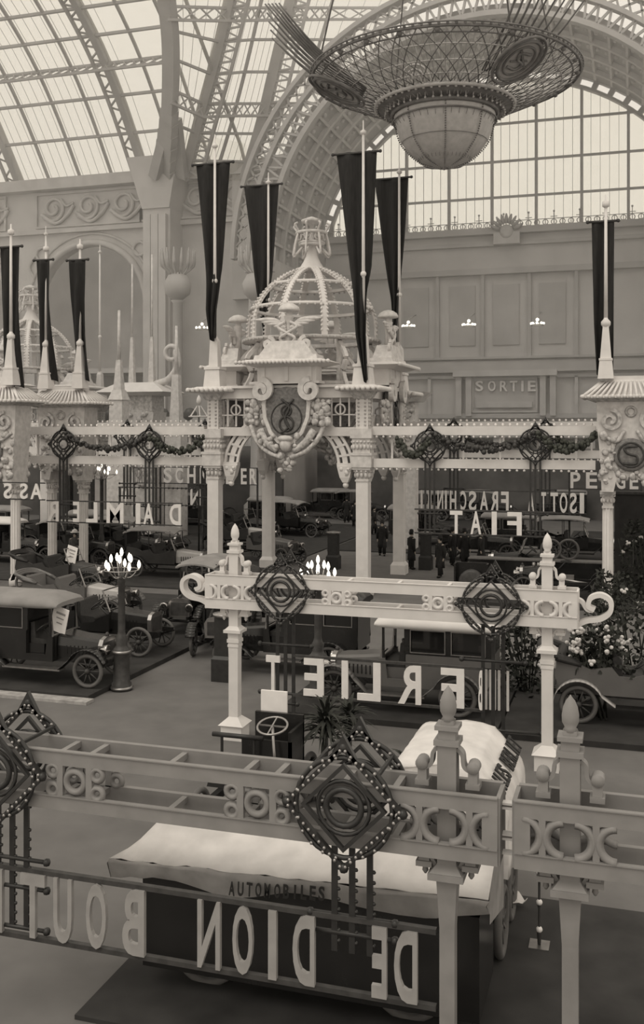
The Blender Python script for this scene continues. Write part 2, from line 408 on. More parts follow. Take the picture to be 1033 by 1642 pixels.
for j in range(3):                                           # rows of rosettes between the ribs
    for i in range(72):
        g = R(i*2.5+1.2); y = YF+1.9+3.0*j
        b.sph((AX+(AR+0.7)*math.cos(g), y, AZ+(AR+0.7)*math.sin(g)), 0.2, 6, 4)
struct(b.build('trim_6', 'mould'))
b = MB()                                                     # openwork front ring
arc_band(b, AR+0.1, AR+0.45, YF-0.5, YF+0.1, 0, 180, 48); arc_band(b, AR+1.6, AR+1.9, YF-0.5, YF+0.1, 0, 180, 48); arc_band(b, AR+2.7, AR+3.0, YF-0.7, YF+0.1, 0, 180, 48)
def ap(r, a, y): return (AX+r*math.cos(R(a)), y, AZ+r*math.sin(R(a)))
for i in range(60):
    a = i*3
    b.bar(ap(AR+0.4, a, YF-0.2), ap(AR+1.7, a+1.5, YF-0.2), 0.16); b.bar(ap(AR+1.7, a+1.5, YF-0.2), ap(AR+0.4, a+3, YF-0.2), 0.16)
    b.bar(ap(AR+1.8, a, YF-0.3), ap(AR+2.8, a+3, YF-0.3), 0.13); b.bar(ap(AR+2.8, a, YF-0.3), ap(AR+1.8, a+3, YF-0.3), 0.13)
struct(b.build('arch_truss', 'steel'))
b = MB(); b.bx(AX-AR-1.7, AX-AR, YF-0.4, YF, 0, AZ); b.bx(AX+AR+0.2, AX+AR+1.7, YF-0.4, YF, 0, AZ)
b.bx(AX-AR-1.9, AX-AR+0.2, YF-0.7, YF, AZ-1, AZ-0.2); struct(b.build('wall_arch_jamb', 'wall'))
b = MB()                                                     # wall in the corner between side wall eaves and arch
pts = [(-29.5, AZ-2), (-24.0, AZ-2)] + [(AX+(AR+1.0)*math.cos(R(a)), AZ+(AR+1.0)*math.sin(R(a))) for a in range(180, 140, -5)] + [(-29.5, ZE)]
b.prism(pts, YL-0.6, YL); struct(b.build('wall_spandrel', 'wall'))

# great window: one pane sheet, its bars and the iron cresting on the sill
win = bpy.data.objects.new('window_1', None); col.objects.link(win); win['kind'] = 'structure'
b = MB(); pts = [(AX+AR*math.cos(R(a)), AZ+AR*math.sin(R(a))) for a in range(180, -1, -4)]
pts = [p for p in pts if p[1] > zsill]; xl = AX-math.sqrt(AR**2-(zsill-AZ)**2); xr = 2*AX-xl
b.prism([(xl, zsill)] + pts + [(xr, zsill)], YE+0.3, YE+0.36); b.build('window_pane', 'wglass', win)
b = MB()
def zarc(x): return AZ + math.sqrt(max(0.01, AR**2-(x-AX)**2))
xs = [P(px, 300, YE).x for px in (533, 590, 652, 720, 789, 860, 933, 1008)]
for x in xs: b.bx(x-0.11, x+0.11, YE-0.05, YE+0.28, zsill, zarc(x))
for yy in (312, 254, 193):
    z = P(860, yy, YE).z; hw = math.sqrt(max(0.1, AR**2-(z-AZ)**2)); b.bx(AX-hw, AX+hw, YE+0.05, YE+0.2, z-0.09, z+0.09)
b.build('window_frame', 'steel', win)
b = MB()
for x0, x1 in zip(xs, xs[1:]):
    for k in range(1, 5):
        x = x0+(x1-x0)*k/5; b.bx(x-0.015, x+0.015, YE+0.1, YE+0.2, zsill, zarc(x))
b.build('glazing_bars', 'steel', win)
b = MB(); n = 46
for i in range(n):
    x = xl + (xr-xl)*(i+0.5)/n; tall = i % 3 == 1
    b.bar((x, YE-0.3, zsill), (x, YE-0.3, zsill+(1.1 if tall else 0.6)), 0.06)
    b.ring((x, YE-0.3, zsill+0.35), 0.2, 0.035, 'y', 10, 4)
    if tall: b.bar((x-0.25, YE-0.3, zsill+0.75), (x+0.25, YE-0.3, zsill+0.75), 0.05); b.sph((x, YE-0.3, zsill+1.15), 0.09, 5, 4)
b.bar((xl, YE-0.3, zsill+0.6), (xr, YE-0.3, zsill+0.6), 0.05)
b.build('window_cresting', 'steel', win)
c = P(812, 372, YE-1.0)
o = thing('shell_crest', 'pale fan-shaped shell ornament on the sill of the great window', 'ornament', (c.x, YE-0.9, zsill-0.6))
b = MB(); b.box(0, 0.2, -0.2, 2.0, 0.5, 0.9); b.sph((0,0,0.3), 0.55, 10, 6, (1,.5,1)); b.build('base', 'mould', o)
b = MB()
for k in range(9):
    a = R(20+140*k/8); b.tube([(0.6*math.cos(a),0,0.3+0.6*math.sin(a)), (1.05*math.cos(a),-0.1,0.3+1.05*math.sin(a)), (1.3*math.cos(a),-0.05,0.4+1.25*math.sin(a))], [0.13,0.14,0.06], 6)
b.build('rays', 'crystal', o)

# ---- glass vault on the left
def vault_pts(x):                       # one arched rib in the plane x
    g = [(YL+0.3, ZE), (YL-3.0, ZE+3.9), (YL-5.9, ZE+6.7), (YL-8.7, ZE+8.7), (YL-11.8, ZE+10.4), (YL-15.5, ZE+11.9), (YL-20, ZE+13.0)]
    return spline([(x, y, z) for y, z in g], 3)
xr0 = P(230, 284, YL).x
ribx = [xr0 - 11.6*k for k in range(0, 3)]
vx0, vx1 = xr0-26, P(262, 284, YL).x
prof0, prof1 = vault_pts(vx0), vault_pts(vx1)
# the groin where the two vaults meet leans to the right higher up
gro = spline([D(268, 284, 77.5), D(277, 180, 72), D(279, 80, 68), D(272, 0, 65), D(262, -60, 63)], 6)
def groin_x(y):
    for a, c in zip(gro, gro[1:]):
        if a.y >= y >= c.y: return a.x + (c.x-a.x)*(a.y-y)/max(1e-6, a.y-c.y)
    return gro[-1].x
prof1 = [Vector((groin_x(p.y), p.y, p.z)) for p in prof1]
b = MB(); b.loft([prof0, prof1], closed=False, caps=False, smooth=True); struct(b.build('ceiling_glass_left', 'rglass'))
def inward(p, dd): return Vector((p.x, p.y - dd*0.6, p.z - dd*0.8))
for i, x in enumerate(ribx):
    pts = vault_pts(x); b = MB(); b.path(pts, 0.75, 0.5, (1,0,0)); 
    lo = [inward(p + Vector((-0.9,0,0)), 0.3) for p in pts]; b.path(lo, 0.22, 0.22, (1,0,0))
    for k in range(0, len(pts)-1):
        m = (pts[k]+pts[k+1])/2; b.bar(pts[k], (lo[k]+lo[k+1])/2, 0.12); b.bar((lo[k]+lo[k+1])/2, pts[k+1], 0.12)
    struct(b.build('trim_%d' % (10+i), 'steel'))
b = MB()
for i, x in enumerate(ribx + [ribx[0]+11.6]):
    for k in range(1, 4):
        xx = x - 11.6*k/4
        pts = [q for q in vault_pts(xx) if q.x < groin_x(q.y)-0.3]
        b.path([inward(q, 0.1) for q in pts], 0.2, 0.2, (1,0,0))
struct(b.build('trim_13', 'steel'))
b = MB(); pv = vault_pts(0)
for k in range(2, len(pv), 2):
    y, z = pv[k].y, pv[k].z; x1 = groin_x(y); 
    b.bar((vx0, y-0.1, z-0.1), (x1, y-0.1, z-0.1), 0.2, 0.2)
    if k in (6, 12):
        b.bar((vx0, y-1.0, z-0.9), (x1, y-1.0, z-0.9), 0.18, 0.18); n = 40; w = (x1-vx0)/n
        for j in range(n): b.bar((vx0+w*j, y-0.1, z-0.1), (vx0+w*(j+1), y-1.0, z-0.9), 0.1); b.bar((vx0+w*(j+1), y-0.1, z-0.1), (vx0+w*j, y-1.0, z-0.9), 0.1)
struct(b.build('trim_14', 'steel'))
b = MB(); n = int((vx1-vx0)/0.72)                            # fine glazing bars
for j in range(n):
    x = vx0+(vx1-vx0)*j/n; b.path([p + Vector((0,0.02,0.03)) for p in vault_pts(x)[::2] if p.x < groin_x(p.y)], 0.025, 0.025, (1,0,0))
struct(b.build('trim_15', 'steel'))
# groin rib on the pier
b = MB(); n = len(gro)
for i in range(n-1):
    w = 1.0 if i > 5 else 1.9 - 0.15*i
    b.bar(gro[i]-Vector((0,0.5,0)), gro[i+1]-Vector((0,0.5,0)), w, 0.7, (0,1,0))
b.bar(D(248,284,76.5), D(272,190,73), 0.8, 0.6, (0,1,0)); b.bar(D(292,284,76.5), D(281,190,73), 0.8, 0.6, (0,1,0))
struct(b.build('trim_16', 'steel'))

# ---- glass vault right of the pier, running up behind the great arch
lines = [gro,
         spline([D(299,288,77.4), D(322,200,74.5), D(348,105,71.5), D(373,0,69), D(388,-60,68)], 6),
         spline([D(345,288,77), D(372,200,75), D(398,100,73), D(421,0,71), D(436,-60,70)], 6),
         spline([D(395,290,76.6), D(422,200,75.5), D(446,100,74), D(470,0,73), D(485,-60,72)], 6),
         spline([D(440,292,76.4), D(475,200,76), D(505,100,76), D(535,0,76), D(555,-60,76)], 6),
         spline([D(500,292,77), D(560,200,78), D(610,100,79), D(660,0,80), D(690,-60,80)], 6)]
b = MB(); b.loft(lines, closed=False, caps=False, smooth=True); struct(b.build('ceiling_glass_right', 'rglass'))
for i, k in enumerate((1, 3)):
    pts = [p - Vector((0,0.3,0)) for p in lines[k]]; lo = [p + Vector((1.5,-0.5,-0.5)) for p in pts]
    b = MB(); b.path(pts, 0.8, 0.5, (0,1,0)); b.path(lo, 0.2, 0.2, (0,1,0))
    for j in range(0, len(pts)-1, 1): b.bar(pts[j], (lo[j]+lo[j+1])/2, 0.12); b.bar((lo[j]+lo[j+1])/2, pts[j+1], 0.12)
    struct(b.build('trim_%d' % (17+i), 'steel'))
b = MB()
for k in (2, 4): b.path([p-Vector((0,0.15,0)) for p in lines[k]], 0.2, 0.2, (0,1,0))
for j in range(2, len(gro), 3):
    row = [l[j]-Vector((0,0.2,0)) for l in lines]; b.path(row, 0.17, 0.17)
    if j in (8, 17):
        lo = [p-Vector((0,0.3,1.0)) for p in row]; b.path(lo, 0.17, 0.17)
        for p, q, p2, q2 in zip(row, row[1:], lo, lo[1:]):
            for m in range(4):
                a0, a1 = p.lerp(q, m/4), p.lerp(q, (m+1)/4); c0, c1 = p2.lerp(q2, m/4), p2.lerp(q2, (m+1)/4); b.bar(a0, c1, 0.09); b.bar(c0, a1, 0.09)
for l0, l1 in zip(lines, lines[1:]):
    for m in range(1, 5): b.path([p.lerp(q, m/5) for p, q in zip(l0[::3], l1[::3])], 0.025, 0.025, (0,1,0))
struct(b.build('trim_19', 'steel'))
# ------------------------------------------------------------------ the domed pavilion
YP = 36.75
xa, xb = P(345, 800, YP).x, P(583, 800, YP).x
HP = (xb-xa)/2; PCX, PCY = (xa+xb)/2, YP+HP
def beads(b, pts, step, r):
    pts = [Vector(p) for p in pts]; acc = 0.0
    for a, c in zip(pts, pts[1:]):
        L = (c-a).length; t = step - acc
        while t <= L:
            b.sph(a.lerp(c, t/L), r, 6, 4); t += step
        acc = L - (t - step)
    return b
def lumps(b, x0, x1, z0, z1, y, n, r, seed):
    rd = random.Random(seed)
    for i in range(n):
        x, z = rd.uniform(x0, x1), rd.uniform(z0, z1); k = r*rd.uniform(0.6, 1.3)
        b.sph((x, y+rd.uniform(-0.08, 0.08), z), k, 6, 4, (1, 0.6, rd.uniform(0.6, 1.3)))
    return b
def vol(b, cx, cz, r, y, w, sgn=1, turns=1.6, a0=90, n=26):  # a spiral volute
    pts = []
    for i in range(n+1):
        u = i/n; g = R(a0 + sgn*360*turns*u); rr = r*(1-0.82*u); pts.append(Vector((cx+rr*math.cos(g), y, cz+rr*math.sin(g))))
    return b.path(pts, w, w*0.8, (0,1,0))
def capital(b, z0, z1, w):
    h = z1-z0; b.frus(0, 0, z0, z0+h*0.12, w*0.6, w*0.6, w*0.6, w*0.6); b.frus(0, 0, z0+h*.12, z1-h*.18, w*.48, w*.48, w*0.62, w*0.62); b.frus(0, 0, z1-h*.18, z1, w*.8, w*.8, w*.82, w*.82)
    for sx, sy in ((1,0),(-1,0),(0,1),(0,-1)):
        for k in (-1, 0, 1):
            x = sx*w*0.6 + (k*w*0.36 if sx == 0 else 0); y = sy*w*0.6 + (k*w*0.36 if sy == 0 else 0)
            b.sph((x, y, z0+h*0.45), w*0.16, 6, 4, (1,1,1.7)); b.sph((x*1.12, y*1.12, z0+h*0.72), w*0.13, 6, 4)
def banner_mesh(pts, waves, seed, y0=0.05, drop=None):
    # pts: (z, left, right, y) rows from the bar to the tip
    rows = []; rd = random.Random(seed); ph = rd.uniform(0, 6)
    zs = [p[0] for p in pts]; N = 30
    def at(z, k):
        for a, c in zip(pts, pts[1:]):
            if a[0] >= z >= c[0]: u = (a[0]-z)/(a[0]-c[0]); return a[k]+(c[k]-a[k])*u
        return pts[-1][k]
    for i in range(N+1):
        z = zs[0] + (zs[-1]-zs[0])*i/N; l, r, y = at(z,1), at(z,2), at(z,3); row = []
        for j in range(13):
            u = j/12; squeeze = 0.05 + 0.14*i/N
            row.append(Vector((l+(r-l)*u, y + squeeze*math.sin(u*PI*waves+ph+i*0.12), z - (0.08*math.sin(u*PI*2) if i == N else 0))))
        rows.append(row)
    b = MB(); b.loft(rows, closed=False, caps=False); return b

pav = thing('domed_pavilion', 'white domed lattice pavilion with shields in the middle of the hall', 'pavilion', (PCX, PCY, 0))
HW = 0.235
for sx in (-1, 1):
    for sy in (-1, 1):
        x, y = sx*HP, sy*HP; T = Matrix.Translation((x, y, 0))
        b = MB(T); b.box(0,0,0.2,0.66,0.66,0.4); b.frus(0,0,0.4,0.55,.33,.33,HW,HW); b.box(0,0,2.5,2*HW,2*HW,3.9); b.box(0,0,6.9,2*HW,2*HW,1.5)
        c = b.build('column', 'white', pav)
        b = MB(T); capital(b, 4.36, 4.9, 0.44); b.box(0,0,5.15,0.8,0.8,0.5); b.box(0,0,5.4,0.86,0.86,0.1); b.frus(0,0,5.45,6.0,.33,.33,.36,.36)
        for q in range(5):
            for ax in (-1, 1):
                u = -0.28+0.14*q
                for p in ((u, ax*0.37), (ax*0.37, u)): b.sph((p[0],p[1],5.66), 0.06, 6, 4, (1,1,1.6)); b.sph((p[0],p[1],5.86), 0.055, 6, 4)
        b.box(0,0,6.18,0.84,0.84,0.36); b.build('capital', 'cream', c)
        b = MB(T)
        for s2 in (-1, 1):
            for q in range(9): b.sph((s2*0.13, -HW-0.01, 6.5+0.14*q), 0.045, 6, 4); b.sph((-HW-0.01, s2*.13, 6.5+0.14*q), 0.045, 6, 4); b.sph((HW+0.01, s2*.13, 6.5+0.14*q), 0.045, 6, 4)
        b.build('bead_strip', 'crystal', c)
        b = MB(T); b.frus(0,0,7.5,7.8,.3,.3,.46,.46); b.build('upper_capital', 'relief', c)
        b = MB(T); b.frus(0,0,7.78,7.9,.6,.6,.82,.82); b.frus(0,0,7.9,8.02,.82,.82,.55,.55)
        for q in range(9):
            u = -0.8+0.2*q
            for s2 in (-1,1): b.sph((u,s2*0.82,7.88),0.1,6,4); b.sph((s2*.82,u,7.88),0.1,6,4)
        b.build('cornice', 'white', pav)
        b = MB(T); b.frus(0,0,8.0,8.7,.36,.36,.30,.30); b.box(0,0,8.76,.68,.68,.1); b.frus(0,0,8.8,9.85,.2,.2,.155,.155); b.frus(0,0,9.85,10.15,.155,.155,.02,.02)
        b.build('obelisk', 'white', pav)
        b = MB(T); b.tube([(0,-0.02,10.0),(0,-0.02,17.6)], [0.075,0.05], 8); b.sph((0,-0.02,12.25),0.12,8,6); b.lathe([(0.05,17.55),(0.12,17.6),(0.12,17.68),(0.03,17.75),(0.02,18.1)], (0,-0.02,0), 8); b.build('flagpole', 'white', pav)
b = MB()
for z0, z1, w in ((7.55, 7.95, 0.3), (6.08, 6.42, 0.28)):
    for s in (-1, 1): b.bx(-HP, HP, s*HP-w/2, s*HP+w/2, z0, z1); b.bx(s*HP-w/2, s*HP+w/2, -HP, HP, z0, z1)
b.bx(-HP, HP, -HP-0.3, -HP+0.3, 7.95, 8.05); b.bx(-HP, HP, HP-0.3, HP+0.3, 7.95, 8.05); b.bx(-HP-.3, -HP+.3, -HP, HP, 7.95, 8.05); b.bx(HP-.3, HP+.3, -HP, HP, 7.95, 8.05)
b.build('architrave', 'white', pav)
b = MB()                                # drum under the dome: posts, consoles and beaded cornice
for k in range(12):
    g = 2*PI*(k+0.5)/12; x, y = math.cos(g), math.sin(g)
    b.bar((2.35*x,2.35*y,8.0),(2.35*x,2.35*y,10.0),0.14)
    b.path(spline([(3.0*x,3.0*y,8.05),(2.75*x,2.75*y,8.6),(2.95*x,2.95*y,9.2),(2.5*x,2.5*y,9.75),(2.45*x,2.45*y,9.95)],5),0.16,0.16)
b.ring((0,0,8.8),2.35,0.07,'z',36,6); b.lathe([(2.3,9.95),(2.85,9.95),(2.9,10.06),(2.3,10.1),(2.3,9.95)], n=40)
b.lathe([(2.5,8.05),(2.9,8.05),(2.9,8.25),(2.5,8.25),(2.5,8.05)], n=36)
b.build('drum', 'cream', pav)
bulbs(pav, along([(2.88*math.cos(R(a)),2.88*math.sin(R(a)),9.98) for a in range(0,361,6)], 0.28), 0.065, 'crystal', 'drum')
dome = MB(); dprof = spline([(2.68,0,10.06),(2.66,0,10.8),(2.5,0,11.35),(2.15,0,11.9),(1.7,0,12.35),(1.1,0,12.76),(0.5,0,13.02)], 3)
for z, r in ((11.35,2.5),(12.33,1.72)): dome.lathe([(r-.1,z-.06),(r+.06,z-.06),(r+.06,z+.06),(r-.1,z+.06),(r-.1,z-.06)], n=36)
dome.lathe([(0.6,12.98),(0.62,13.08),(0.5,13.12),(0.36,13.35),(0.24,13.6),(0.2,13.95),(0.32,14.02)], n=16)
dome = dome.build('dome', 'white', pav)
for k in range(10):
    g = 2*PI*(k+0.3)/10; T = Matrix.Rotation(g, 4, 'Z'); b = MB(T); b.path(dprof, 0.08, 0.24, (0,1,0)); 
    beads(b, [p+Vector((0.05,0.12,0.03)) for p in dprof], 0.17, 0.055); beads(b, [p+Vector((0.05,-0.12,0.03)) for p in dprof], 0.17, 0.055); b.build('rib', 'white', dome)
for z, r in ((11.27,2.6),(12.25,1.82)): bulbs(dome, along([(r*math.cos(R(a)),r*math.sin(R(a)),z) for a in range(0,361,6)], 0.3), 0.055, 'crystal', 'ring')
b = MB()                                # crown basket on top
b.ring((0,0,14.15),0.5,0.06,'z',20,6); b.ring((0,0,14.55),0.62,0.07,'z',20,6); b.lathe([(0.5,14.0),(0.55,14.1),(0.1,14.1),(0.1,14.9),(0.4,15.0),(0.45,15.1),(0.05,15.25)], n=16)
for k in range(8):
    g = 2*PI*k/8; T = Matrix.Rotation(g,4,'Z'); q = MB(T)
    q.tube(spline([(0.42,0,13.95),(0.8,0,13.6),(0.72,0,14.2),(0.62,0,14.6),(0.78,0,14.85),(0.66,0,14.95)],4),0.05,5); q.ring((0.55,0,14.35),0.13,0.04,'x',10,4); b.add(q.v, q.f, True)
b.build('crown', 'cream', pav)
def face(T0, parent):                   # one shield front with its ledge, winged globe and side arches
    T = T0 @ Matrix.Translation((0.13, 0, 0)); c = MB(T)
    pts = [(-0.78,7.85),(-0.86,7.3),(-0.82,6.8),(-0.6,6.25),(-0.3,5.92),(0,5.82),(0.3,5.92),(0.6,6.25),(0.82,6.8),(0.86,7.3),(0.78,7.85),(0,7.98)]
    c.prism(pts, -0.5, -0.25); root = c.build('shield', 'bronze', parent)
    b = MB(T); b.path([Vector((x*1.06,-0.5,6.9+(z-6.9)*1.05)) for x, z in pts[:-1]], 0.14, 0.16, (0,1,0))
    for sx in (-1, 1): vol(b, sx*0.98, 7.85, 0.42, -0.62, 0.22, sx, 1.4, 90 if sx > 0 else 90)
    b.sph((0,-0.6,5.75),0.24,10,8,(1,1,1.15)); b.sph((0,-0.66,5.98),0.3,8,5,(1.1,.7,.45))
    b.build('scroll_border', 'cream', root)
    b = MB(T)                            # monogram on the shield
    b.ring((0,-0.52,6.55),0.28,0.045,'y',18,5); b.ring((0,-0.52,7.05),0.2,0.04,'y',16,5); b.tube(spline([(-0.2,-.54,7.5),(0.12,-.54,7.2),(-0.05,-.54,6.7),(0.2,-.54,6.3)],5),0.045,5); b.tube(spline([(0.3,-.54,7.5),(-0.1,-.54,6.95),(0.1,-.54,6.45),(-0.2,-.54,6.2)],5),0.04,5); b.ring((0,-0.5,6.75),0.62,0.03,'y',24,4)
    b.build('monogram', 'iron2', root)
    b = MB(T)
    for sx in (-1, 1):
        lumps(b, sx*0.95-(0.1 if sx > 0 else 0.75), sx*0.95+(0.75 if sx > 0 else 0.1), 6.55, 7.45, -0.42, 46, 0.14, 5+sx)
        sw = spline([(sx*1.5,-0.4,6.5),(sx*1.25,-0.5,5.95),(sx*0.8,-0.55,5.5),(sx*0.2,-0.6,5.25)],6); b.tube(sw,[0.1]*len(sw),6)
        sw = spline([(sx*1.1,-0.42,6.3),(sx*0.8,-0.55,5.85),(sx*0.35,-0.6,5.5)],6); b.tube(sw,[0.17-0.004*i for i in range(len(sw))],6)
        lumps(b, sx*0.7-0.45, sx*0.7+0.45, 5.6, 6.1, -0.6, 14, 0.1, 9+sx)
    lumps(b, -0.28, 0.28, 4.75, 5.4, -0.5, 22, 0.12, 3); b.build('garland', 'relief', root)
    b = MB(T); b.frus(0,-0.1,8.1,8.2,1.3,.4,1.3,.4); b.bx(-1.2,1.2,-0.5,0.2,8.2,8.75); b.frus(0,-0.15,8.75,8.9,1.3,.55,1.85,.95); b.frus(0,-0.15,8.9,9.02,1.85,.95,1.5,.7)
    for q in range(25): b.sph((-1.85+3.7*q/24,-1.1,8.9),0.085,6,4)
    for q in (-0.95, 0, 0.95): b.bx(q-0.08,q+0.08,-0.56,-0.5,8.2,8.75)
    b.build('ledge', 'white', root)
    b = MB(T); b.frus(0,-0.2,9.0,9.2,1.3,.5,1.25,.45); b.frus(0,-0.2,9.2,9.75,1.1,.4,.7,.3)
    for sx in (-1,1): vol(b, sx*0.75, 9.65, 0.26, -0.45, 0.14, sx, 1.3)
    lumps(b, -0.5, 0.5, 9.3, 9.7, -0.42, 12, 0.07, 4)
    b.lathe([(0.16,9.7),(0.12,10.3),(0.16,10.6),(0.2,10.72),(0.12,10.78),(0.12,10.88),(0.42,10.92),(0.43,10.98),(0.36,11.1),(0.2,11.2),(0.02,11.24)], (0,-0.2,0), 14); b.build('finial_globe', 'cream', root)
    for sx in (-1, 1):
        b = MB(T)
        for k in range(4):
            z = 10.55-0.09*k; L = 1.35-0.25*k
            b.tube(spline([(sx*0.1,-0.3,z-0.3),(sx*0.4*L,-0.3,z+0.02),(sx*L,-0.32,z+0.06)],5),[0.1]+[0.085]*8+[0.06,0.03],6)
        b.tube(spline([(sx*0.05,-0.3,9.6),(sx*0.3,-0.4,9.85),(0,-0.45,10.05),(-sx*0.38,-0.4,10.3),(-sx*0.1,-0.35,10.5)],6),0.06,6)
        b.build('wing', 'cream', root)
    T = T0
    for sx in (-1, 1):                   # lattice arch and its pendant
        o = spline([(sx*2.62,0,5.0),(sx*2.52,0,5.5),(sx*2.2,0,6.05),(sx*1.75,0,6.5),(sx*1.3,0,6.9)],4); i = spline([(sx*2.1,0,5.0),(sx*2.02,0,5.4),(sx*1.8,0,5.85),(sx*1.45,0,6.2),(sx*1.0,0,6.5)],4)
        b = MB(T); b.path(o,0.1,0.12,(0,1,0)); b.path(i,0.1,0.12,(0,1,0)); m = [p.lerp(q,0.5) for p,q in zip(o,i)]; b.path(m,0.2,0.06,(0,1,0))
        for k in range(0,len(o),3): b.bar(o[k],i[k],0.09)
        b.box(sx*2.36,0,4.98,0.62,.3,.12); b.frus(sx*2.36,0,4.5,4.92,.2,.16,.3,.2); b.frus(sx*2.36,0,4.3,4.5,.1,.1,.2,.16); b.sph((sx*2.36,0,4.2),0.12,8,6); lumps(b,sx*2.36-.28,sx*2.36+.28,4.5,4.9,-.15,8,.09,6)
        b.build('lattice_arch', 'white', parent)
    for sx in (-1,1):                    # trellis strips over the arch
        b = MB(T)
        for x in (2.5,2.15,1.8): b.bar((sx*x,0,6.45),(sx*x,0,7.55),0.06)
        b.ring((sx*2.15,-0.05,7.1),0.2,0.04,'y',12,4); b.bar((sx*2.75,0,6.9),(sx*1.5,0,6.9),0.05)
        b.build('trellis', 'white', parent)
for k in range(4): face(Matrix.Rotation(k*PI/2,4,'Z') @ Matrix.Translation((0,-HP,0)), pav)

pav2 = dup(pav, 'distant white domed pavilion with crown, far left behind the hanging banners', (0,0,0), 0, None)
s2 = 61.5; c = D(49, 690, s2); pav2.location = (c.x, c.y, 0); 

def pole_banner(label, px_rows, Y, top_px, yo=0.1, waves=4, group='dark banners on white poles'):
    # px_rows: (py, left px, right px, y offset from the pole)
    rows = []; c = P((px_rows[0][1]+px_rows[0][2])/2, px_rows[0][0], Y)
    for py, l, r, dy in px_rows:
        a, e = P(l, py, Y), P(r, py, Y); rows.append((a.z-c.z, a.x-c.x, e.x-c.x, dy))
    t = thing('pole_banner', label, 'banner', (c.x, Y, c.z), 0, group)
    banner_mesh(rows, waves, int(c.x*10)).build('cloth', 'banner', t, solid=0.02)
    w = rows[0][2]-rows[0][1]; b = MB(); b.tube([(-w/2-0.12, yo, 0.02), (w/2+0.12, yo, 0.02)], 0.045, 8); b.sph((-w/2-.14,yo,.02),.07,6,4); b.sph((w/2+.14,yo,.02),.07,6,4); b.build('crossbar', 'iron2', t)
    return t
YB = YP+2*HP
pole_banner('long dark banner on the front left pole of the domed pavilion', [(262,312,367,.12),(350,320,359,.12),(430,328,354,.1),(455,332,353,-.02),(500,336,351,-.25),(545,344,350,-.3)], YP, 235)
pole_banner('long dark banner on the front right pole of the domed pavilion, tallest in the picture', [(245,538,603,.12),(350,550,598,.12),(430,560,594,.1),(470,567,588,-.02),(540,575,590,-.28),(612,590,594,-.4)], YP, 222)
pole_banner('dark banner on the rear left pole, behind the pavilion dome', [(297,390,446,.12),(380,402,441,.12),(440,408,437,.1),(480,414,432,0),(540,424,430,-.1)], YB, 265)
pole_banner('dark banner on the rear right pole, in front of the great window', [(286,600,654,.12),(380,612,649,.12),(450,622,643,.1),(480,628,640,-.02),(530,632,638,-.2),(572,636,639,-.3)], YB, 262)

